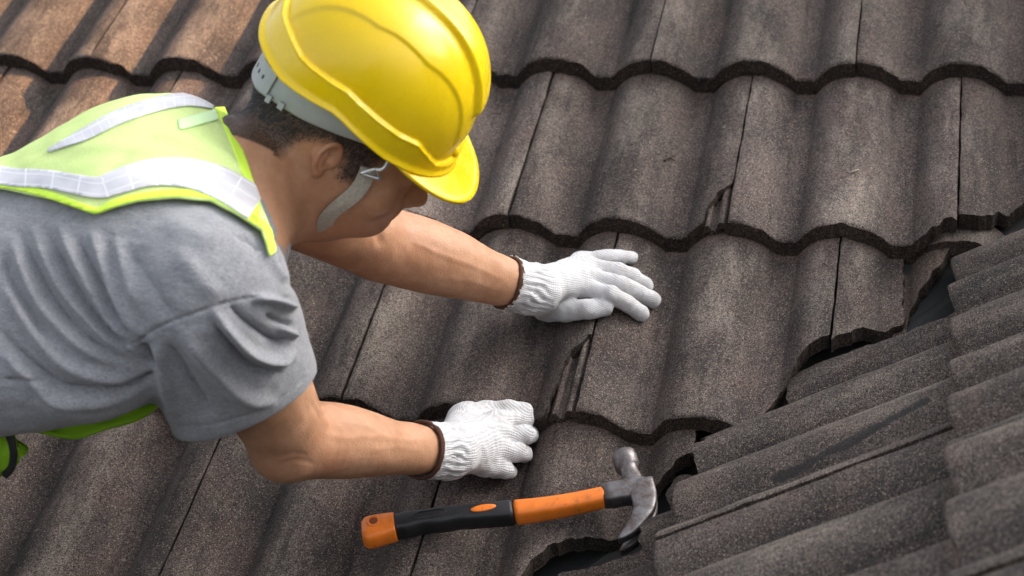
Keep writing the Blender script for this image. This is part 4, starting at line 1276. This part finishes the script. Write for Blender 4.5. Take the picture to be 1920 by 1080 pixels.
for a_, k_ in ((-2.40, 0.02), (-2.22, 0.05), (-2.30, 0.86)): band_patch('clip', a_ - 0.035, a_ + 0.035, k_ - 0.10, k_ + 0.14, 0.0072, M_BAND, hb, 0.002)
band_patch('slot', -1.12, -0.84, 0.62, 0.86, 0.0058, M_BLACK, hb, 0.0006)
band_patch('slot', -2.02, -1.88, 0.84, 1.02, 0.0058, M_BLACK, hb, 0.0006)
# chin strap with its wire hook
def hpt(f, u, l): return hp(f, u, l)
hookp = np.array([hpt(0.046, 0.062, -0.088), hpt(0.050, 0.052, -0.092), hpt(0.050, 0.040, -0.093), hpt(0.044, 0.034, -0.092)])
V, F = tube(spline(hookp, 16), 0.0021, 8); obj('hook', V, F, M_WIRE, hat)
tri = np.array([hpt(0.044, 0.035, -0.0915), hpt(0.054, 0.024, -0.087), hpt(0.033, 0.020, -0.090), hpt(0.044, 0.035, -0.0915)])
V, F = tube(np.vstack([np.linspace(tri[i], tri[i + 1], 8) for i in range(3)]), 0.0019, 8); obj('buckle', V, F, M_WIRE, hat)
sc_ = np.array([hpt(0.044, 0.022, -0.0890), hpt(0.045, 0.000, -0.084), hpt(0.040, -0.022, -0.075), hpt(0.031, -0.044, -0.064), hpt(0.024, -0.066, -0.050), hpt(0.022, -0.085, -0.022),
                hpt(0.022, -0.088, 0.0), hpt(0.022, -0.085, 0.02), hpt(0.024, -0.066, 0.045), hpt(0.047, -0.044, 0.062), hpt(0.048, -0.022, 0.075), hpt(0.047, 0.000, 0.084), hpt(0.045, 0.06, 0.088)])
sp_ = spline(sc_, 70)
# keep the strap just off the skin
dd = sample_field(bf, sp_)
gr = np.stack([sample_field(bf, sp_ + e) - sample_field(bf, sp_ - e) for e in np.eye(3) * 0.004], 1); gr /= np.linalg.norm(gr, axis=1)[:, None] + 1e-9
sp_ = sp_ + gr * np.where(dd < 0.03, 0.0050 - dd, 0)[:, None]
for _ in range(30): sp_[1:-1] = 0.25 * sp_[:-2] + 0.5 * sp_[1:-1] + 0.25 * sp_[2:]
tg = np.gradient(sp_, axis=0); tg /= np.linalg.norm(tg, axis=1)[:, None]
wv = np.cross(tg, gr); wv /= np.linalg.norm(wv, axis=1)[:, None]
rg = [[p + w_ * 0.0085 + n2 * 0.0008, p + n2 * 0.0016, p - w_ * 0.0085 + n2 * 0.0008, p - w_ * 0.0085 - n2 * 0.0008, p - n2 * 0.0003, p + w_ * 0.0085 - n2 * 0.0008] for p, w_, n2 in zip(sp_, wv, gr)]
V, F = loft(rg, True, True); obj('chin_strap', V, F, M_STRAP, hat, smooth=False)
# ------------------------------------------------------------------ gloves
def glove_mat():
    m, nt, b = new_mat('white_knit'); g = NT(nt)
    k = g.sep(g.attr('knit'))
    wob = g.noise(g.attr('knit'), 60, 2)
    a = g.math('ADD', k[0], g.math('MULTIPLY', wob, 0.004))
    st = g.math('SINE', g.math('MULTIPLY', a, 2 * math.pi / 0.0024))
    lo_ = g.math('SINE', g.math('MULTIPLY', k[1], 2 * math.pi / 0.0036))
    st2 = g.math('ADD', st, g.math('MULTIPLY', lo_, 0.35))
    fz = g.noise(g.attr('knit'), 900, 3, 0.7)
    c = g.mix(g.ramp(st, -1.0, -0.4, 0.5, 0.0), rgb(0.63, 0.63, 0.645), rgb(0.38, 0.38, 0.41))  # grooves tinted grey: shading of the knit gaps put into the colour
    c = g.mix(g.ramp(g.noise(g.attr('knit'), 35, 4), 0.56, 0.75, 0, 0.25), c, rgb(0.60, 0.58, 0.57))
    dirt = g.math('MULTIPLY', g.attr('dirt', 'Fac'), g.ramp(g.noise(g.attr('knit'), 75, 5, 0.75), 0.40, 0.66))
    c = g.mix(g.math('MULTIPLY', dirt, 0.5), c, rgb(0.33, 0.29, 0.26))
    g.link(c, b.inputs['Base Color']); b.inputs['Roughness'].default_value = 0.95; b.inputs['Specular IOR Level'].default_value = 0.1
    b.inputs['Sheen Weight'].default_value = 0.2
    g.link(g.bump(fz, 0.5, 0.0014, g.bump(st2, 0.32, 0.0009)), b.inputs['Normal'])
    return m
M_GLOVE = glove_mat()
M_CUFF, _, _ = plain('brown_elastic', (0.085, 0.032, 0.018), 0.9, bump=(600, 0.8, 0.002), var=0.35, scale=350)
M_FLECK, _, _ = plain('pale_thread', (0.45, 0.38, 0.30), 0.9)

def chain(fl, pts, rad, k):
    for a, b, r0, r1 in zip(pts[:-1], pts[1:], rad[:-1], rad[1:]): fl.cone(a, b, r0, r1, k)

def cuff(fl, W, ax, r0, r1, length, flat):
    fl.cone(W - ax * length, W + ax * 0.02, r0, r1, 0.012, flat)

def finish_glove(fl, W, ax, across, arm_from, label_name, flecks):
    # open the cuff
    c0 = W - ax * 0.030
    fl.add(lambda g: np.where(np.linalg.norm(g - c0, axis=-1) < 0.09, -((g - c0) @ ax), -1.0), c0 - 0.1, c0 + 0.1, 0.002, 'i')
    fl.cone(W - ax * 0.06, W - ax * 0.012, 0.0305, 0.029, 0.003, None, 's')
    V, F = fl.mesh(); V = smooth_mesh(V, F, 1, 0.4); N = vnormals(V, F)
    s = (V - W) @ ax; c = (V - W) @ across; th = np.arctan2((V - W - s[:, None] * ax) @ np.cross(ax, across), c)
    puck = np.exp(-((s - 0.000) / 0.020) ** 2)
    V = V + N * (puck * (0.0012 * np.sin(th * 22 + 3 * noise3(V, 60, 1)) + 0.0016 * noise3(V, 95, 2)) + 0.0013 * noise3(V, 55, 3) + 0.0008 * noise3(V, 130, 6))[:, None]
    gl = obj('glove', V, F, M_GLOVE, person)
    third = (V - W) @ np.cross(ax, across)
    knit_a = c * 0.9 + third * 0.5
    add_attr(gl, 'knit', np.c_[knit_a, s, third], 'FLOAT_VECTOR')
    add_attr(gl, 'dirt', np.clip(0.25 + np.clip((s - 0.06) / 0.10, 0, 1) + np.clip(0.5 - N[:, 2], 0, 1) * 0.5, 0, 1))
    # brown elastic edge
    a = np.linspace(0, 2 * np.pi, 40); y = unit(np.cross(ax, across))
    ring = np.array([c0 + ax * 0.0008 + ax * 0.0012 * math.sin(3 * t) + (across * math.cos(t) + y * math.sin(t)) * 0.0322 for t in a])
    rings = []
    for i, t in enumerate(a):
        ro = across * math.cos(t) + y * math.sin(t)
        b_ = 2 * np.pi * np.arange(10) / 10
        rr_ = 0.0025 * (1 + 0.10 * math.sin(i * 2.1))
        rings.append([ring[i] + ro * rr_ * math.cos(q) + ax * rr_ * 1.35 * math.sin(q) for q in b_])
    V2, F2 = loft(rings, True, False); cu = obj('cuff_edge', V2, F2, M_CUFF, gl)
    if flecks:
        for i in range(26):
            t = i * 2 * np.pi / 26; ro = across * math.cos(t) + y * math.sin(t)
            p = c0 + ax * (0.0016 + 0.001 * ((i % 2) * 2 - 1)) + ro * 0.0350; tn = -across * math.sin(t) + y * math.cos(t)
            v_, f_ = tube(np.linspace(p - tn * 0.0018, p + tn * 0.0018, 4), 0.0011, 6); obj('fleck', v_, f_, M_FLECK, gl)
    return gl

# ---- far hand, flat on the tiles
W = J['Wl']; MID = at_surf(1108, 528, 0.024)
axl = unit(MID - W)
lo_ = np.array([-0.20, 0.33, -0.06]); hi_ = np.array([0.17, 0.68, 0.14])
gf = Field(lo_, hi_, 0.0017)
wl_ = W + axl * 0.012
S_ = lambda x, y, h: at_surf(x, y, h)
fing = [  # index, middle, ring, little : mcp, pip, dip, tip
    [(1086, 537, .029), (1145, 553, .026), (1178, 570, .018), (1203, 588, .0115)],
    [(1100, 519, .030), (1165, 534, .025), (1200, 549, .017), (1225, 563, .0115)],
    [(1102, 502, .028), (1159, 510, .022), (1189, 521, .016), (1211, 534, .0110)],
    [(1090, 492, .023), (1135, 483, .018), (1162, 482, .014), (1184, 483, .010)],
]
for i, fc in enumerate(fing):
    P_ = [S_(*p) for p in fc]; r_ = [0.0126, 0.0116, 0.0110, 0.0102] if i < 3 else [0.0116, 0.0106, 0.0101, 0.0094]
    chain(gf, P_, r_, 0.0022)
for i, fc in enumerate(fing):
    P_ = [S_(*p) for p in fc]
    gf.cone(wl_ + unit(P_[0] - wl_) * 0.01, P_[0], 0.0200, 0.0126, 0.012)
M_ = [S_(*f[0]) for f in fing]
for a, b in zip(M_[:-1], M_[1:]): gf.cone(a, b, 0.0118, 0.0118, 0.006)
th_ = [S_(1026, 572, .026), S_(1062, 582, .021), S_(1104, 580, .0155), S_(1133, 577, .0130)]
chain(gf, th_, [0.0185, 0.0150, 0.0130, 0.0120], 0.004)
gf.cone(wl_, th_[0], 0.024, 0.018, 0.014)
acl = unit(np.cross(axl, camdir(0, 0, 1))); acl = unit(acl - axl * (acl @ axl))
afl = unit(J['Wl'] - J['El'])
cuff(gf, W, afl, 0.0345, 0.029, 0.035, None)
finish_glove(gf, W, unit(afl), unit(acl - afl * (acl @ afl)), None, 'far', True)

# ---- near hand, a fist on the tiles
W = J['Wr']; afr = unit(J['Wr'] - J['Er'])
gf = Field((-0.22, 0.02, -0.07), (0.08, 0.36, 0.20), 0.0017)
K_ = [  # mcp, pip, dip, tip
    [(930, 792, .060), (976, 784, .046), (986, 786, .016), (958, 800, .010)],
    [(934, 817, .063), (984, 815, .048), (994, 816, .017), (962, 825, .010)],
    [(926, 845, .061), (972, 849, .046), (982, 850, .017), (952, 855, .010)],
    [(908, 868, .054), (946, 881, .040), (956, 884, .016), (926, 884, .010)],
]
wr_ = W + afr * 0.012
for i, fc in enumerate(K_):
    P_ = [S_(*p) for p in fc]; r_ = [0.0125, 0.0118, 0.0105, 0.0092] if i < 3 else [0.0112, 0.0105, 0.0094, 0.0085]
    chain(gf, P_, r_, 0.0020)
for i, fc in enumerate(K_):
    P_ = [S_(*p) for p in fc]
    gf.cone(wr_ + (P_[0] - wr_) * 0.12, P_[0], 0.0225, 0.0135, 0.014)
M_ = [S_(*f[0]) for f in K_]
for a, b in zip(M_[:-1], M_[1:]): gf.cone(a, b, 0.0125, 0.0125, 0.006)
th_ = [S_(872, 790, .040), S_(912, 776, .032), S_(952, 768, .028), S_(984, 770, .020)]
chain(gf, th_, [0.020, 0.0155, 0.0122, 0.0105], 0.005)
gf.cone(wr_, th_[0], 0.024, 0.020, 0.014)
gf.cone(S_(890, 835, .035), S_(930, 835, .030), 0.026, 0.020, 0.012)
acr = unit(np.cross(afr, camdir(0, 0, 1)))
cuff(gf, W, afr, 0.0345, 0.029, 0.035, None)
finish_glove(gf, W, afr, acr, None, 'near', False)
# ------------------------------------------------------------------ claw hammer
hz = 0.008
h0 = atw(684, 1004, 0.0080); h1 = atw(1138, 928, 0.0060)
hx = unit(h1 - h0); hn = unit(np.array([0, 0, 1.0]) - hx * hx[2]); hy = unit(np.cross(hn, hx))   # hy: up the picture
hlen = np.linalg.norm(h1 - h0)
hammer = thing('claw_hammer', 'claw hammer with orange and black handle lying on the tiles', 'hammer', h0 - hn * 0.016)
def hm(s, y, n): return h0 + hx * s + hy * y + hn * n
def rsec(s, hw, ht, p=3.2, m=28, y0=0.0, n0=0.0):
    t = 2 * np.pi * np.arange(m) / m
    c, d = np.cos(t), np.sin(t)
    return np.array([hm(s, y0 + hw * np.sign(a) * abs(a) ** (2 / p), n0 + ht * np.sign(b) * abs(b) ** (2 / p)) for a, b in zip(c, d)])
def hcurve(s):                                    # gentle bow of the handle
    return 0.0055 * math.sin(s / hlen * math.pi * 1.7 + 0.5)
M_ORANGE, _, _ = plain('orange_plastic', (0.80, 0.195, 0.018), 0.42, bump=(90, 0.08, 0.002), var=0.14, scale=45)
_g = NT(M_ORANGE.node_tree); _b = M_ORANGE.node_tree.nodes['Principled BSDF']; _tc = _g.node('ShaderNodeTexCoord').outputs['Object']
_src = _b.inputs['Base Color'].links[0].from_socket
_g.link(_g.mix(_g.math('MULTIPLY', _g.ramp(_g.noise(_tc, 60, 6, 0.8), 0.56, 0.70), 0.65), _src, rgb(0.16, 0.06, 0.02)), _b.inputs['Base Color'])
M_RUB, _, _ = plain('black_rubber', (0.012, 0.012, 0.014), 0.5, bump=(160, 0.15, 0.001), var=0.3, scale=60)
def steel():
    m, nt, b = new_mat('worn_steel'); g = NT(nt)
    tc = g.node('ShaderNodeTexCoord').outputs['Object']
    f = g.noise(tc, 70, 5, 0.7); f2 = g.noise(tc, 300, 3, 0.7)
    c = g.mix(g.ramp(f, 0.38, 0.66), rgb(0.22, 0.21, 0.215), rgb(0.11, 0.085, 0.075))
    c = g.mix(g.ramp(f2, 0.60, 0.72, 0, 0.6), c, rgb(0.14, 0.075, 0.045))
    g.link(c, b.inputs['Base Color']); b.inputs['Metallic'].default_value = 0.85
    g.link(g.ramp(f, 0.3, 0.7, 0.36, 0.62), b.inputs['Roughness'])
    g.link(g.bump(f2, 0.15, 0.001), b.inputs['Normal'])
    return m
M_STEEL = steel()
sB0, sB1, sG1 = -0.002, 0.036, 0.176
def handle_piece(name, s0, s1, n, wfun, tfun, mat, parent, round0=0.003, round1=0.003):
    ss = np.linspace(s0, s1, n); rings = []
    for s in ss:
        k = min(1, max(0, (s - s0) / round0)) if round0 else 1; k2 = min(1, max(0, (s1 - s) / round1)) if round1 else 1
        q = math.sqrt(1 - (1 - k) ** 2 * 0.45) * math.sqrt(1 - (1 - k2) ** 2 * 0.45)
        rings.append(rsec(s, wfun(s) * q, tfun(s) * q, 3.4, 32, hcurve(s)))
    V, F = loft(rings, True, True); return obj(name, V, F, mat, parent)
grip_w = lambda s: 0.0122 + 0.0010 * math.sin((s - 0.04) * 150) * (0.045 < s < 0.12) + 0.0008 * ((s - 0.1) / 0.07) ** 2
grip = handle_piece('grip', sB1 - 0.001, sG1, 60, grip_w, lambda s: 0.0138, M_RUB, hammer)
def butt_w(s): return 0.0158 + 0.0026 * math.cos((s - 0.006) / 0.03 * 1.6)
butt = handle_piece('butt_cap', sB0, sB1 + 0.001, 26, butt_w, lambda s: 0.0145, M_ORANGE, hammer, 0.008, 0.0)
shaft = handle_piece('shaft', sG1 + 0.0002, hlen + 0.001, 40, lambda s: 0.0128 - 0.0018 * (s - sG1) / (hlen - sG1) - 0.0006 * math.sin((s - sG1) / (hlen - sG1) * 3.1), lambda s: 0.0136 - 0.002 * (s - sG1) / (hlen - sG1), M_ORANGE, hammer, 0.002, 0.002)
def disc(name, s, y, n, rs, ry, th_k, mat, parent, m=28):
    t = 2 * np.pi * np.arange(m) / m; rings = []
    for k, d in ((1.0, -0.002), (1.0, th_k * 0.6), (0.92, th_k), (0.5, th_k * 1.05)):
        rings.append([hm(s + rs * k * math.cos(a), y + ry * k * math.sin(a), n + d) for a in t])
    V, F = loft(rings, True, True); return obj(name, V, F, mat, parent)
disc('inset', 0.142, hcurve(0.142), 0.0134, 0.0150, 0.0048, 0.0014, M_ORANGE, grip)
t = np.linspace(0, 2 * np.pi, 40)
sl0 = np.array([hm(0.078 + 0.019 * math.cos(a) ** 3 * 0.4 + 0.013 * np.sign(math.cos(a)), hcurve(0.08) + 0.0050 * math.sin(a), 0.0138) for a in t])
V, F = tube(sl0, 0.0007, 6, False); obj('moulded_panel', V, F, M_RUB, grip)
t = np.linspace(0, 2 * np.pi, 30)
V, F = tube(np.array([hm(0.013 + 0.0068 * math.cos(a), 0.004 + hcurve(0.01) + 0.0068 * math.sin(a), 0.0137) for a in t]), 0.0020, 8, False); obj('hole_ring', V, F, M_ORANGE, butt)
M_HOLE, _, _ = plain('hole_shade_orange', (0.20, 0.045, 0.008), 0.8)
disc('hang_hole', 0.013, 0.004 + hcurve(0.01), 0.0136, 0.0050, 0.0050, 0.0010, M_HOLE, butt)  # solid disc; its dark colour stands for the shade inside the hole
# head: eye and neck, cheeks, poll and face, two claws
hd = hammer
sE = hlen
ring = []
for s, w_, t_ in ((sE - 0.004, 0.0108, 0.0096), (sE + 0.004, 0.0118, 0.0104), (sE + 0.016, 0.0114, 0.0102), (sE + 0.026, 0.0128, 0.0104), (sE + 0.036, 0.0125, 0.0102), (sE + 0.042, 0.0095, 0.0080)):
    ring.append(rsec(s, w_, t_, 4.0, 28, hcurve(hlen) + 0.001))
HSC = 1.2
eyeV, eyeF = loft(ring, True, True)
hc = np.array([sE + 0.0285, hcurve(hlen) + 0.001])
def hsec(path_s, path_y, tang, wid, thk, p, m=24, n0=0.0):
    """section across a path lying in the plane of the handle; wid in that plane, thk out of it"""
    nx = np.array([-tang[1], tang[0]]); t = 2 * np.pi * np.arange(m) / m
    out = []
    for a in t:
        c, d = math.cos(a), math.sin(a)
        o_ = wid * np.sign(c) * abs(c) ** (2 / p); z_ = thk * np.sign(d) * abs(d) ** (2 / p)
        out.append(hm(path_s + nx[0] * o_, path_y + nx[1] * o_, n0 + z_))
    return np.array(out)
pol = [(-0.004, 0.010, 0.0100, 4), (0.010, 0.0105, 0.0098, 3.4), (0.018, 0.0094, 0.0092, 2.4), (0.026, 0.0090, 0.0090, 2), (0.029, 0.0108, 0.0108, 2), (0.031, 0.0124, 0.0124, 2), (0.045, 0.0126, 0.0126, 2), (0.0475, 0.0122, 0.0122, 2), (0.0485, 0.0112, 0.0112, 2), (0.0490, 0.006, 0.006, 2)]
pd = unit(np.array([-0.10, 1.0]))
rings = [hsec(hc[0] + pd[0] * d, hc[1] + pd[1] * d, pd, w_, t_, p) for d, w_, t_, p in pol]
polV, polF = loft(rings, True, True)
V, F = join((eyeV, eyeF), (polV, polF))
# claws
cl = spline(np.array([(0.004, 0.006), (0.006, -0.012), (0.004, -0.028), (-0.003, -0.042), (-0.014, -0.055), (-0.026, -0.064)]), 26)
parts_ = [(eyeV, eyeF), (polV, polF)]
for sd in (-1, 1):
    rings = []
    for i, c in enumerate(cl):
        k = i / (len(cl) - 1); tg_ = cl[min(i + 1, len(cl) - 1)] - cl[max(i - 1, 0)]; tg_ = tg_ / np.linalg.norm(tg_)
        wid = 0.0135 * (1 - k) ** 0.65 + 0.0012
        gap = 0.0045 * max(0, (k - 0.22) / 0.78) ** 0.8
        half = 0.0052 + 0.0014 * math.sin(k * 2.6) - 0.0012 * k
        rings.append(hsec(hc[0] + c[0], hc[1] + c[1], tg_, wid, half, 3.6, 20, sd * (gap + half * 0.96)))
    parts_.append(loft(rings, True, True))
V, F = join(*parts_)
pv = hm(sE, hcurve(hlen), 0.0); V = pv + (V - pv) * HSC
obj('head', V, F, M_STEEL, hammer)
# a dry twig caught on a tile
tw = [at_surf(1246, 301, .002), at_surf(1252, 297, .004), at_surf(1258, 295, .003), at_surf(1266, 290, .005)]
V, F = tube(spline(np.array(tw), 12), np.linspace(0.0016, 0.0007, 12), 7); V2, F2 = tube(spline(np.array([tw[2], tw[2] + np.array([0.002, -0.006, 0.002]), tw[2] + np.array([0.008, -0.007, 0.0])]), 8), 0.0008, 6)
M_TWIG, _, _ = plain('dry_twig', (0.03, 0.015, 0.008), 0.9)
V, F = join((V, F), (V2, F2))
twg = obj('twig', V, F, M_TWIG, None, base=tw[0]); twg['label'] = 'tiny dark dry twig lying on an unbroken tile'; twg['category'] = 'twig'
tw = [at_surf(1592, 324, .001), at_surf(1600, 321, .002), at_surf(1610, 318, .001)]
V, F = tube(spline(np.array(tw), 12), np.linspace(0.0006, 0.0012, 12), 7)
M_STRAW, _, _ = plain('straw', (0.40, 0.33, 0.24), 0.9)
st_ = obj('straw_stalk', V, F, M_STRAW, None, base=tw[0]); st_['label'] = 'pale scrap of straw on a tile near the top edge'; st_['category'] = 'straw'
for o in scene.objects:
    if '_b' in o: del o['_b']
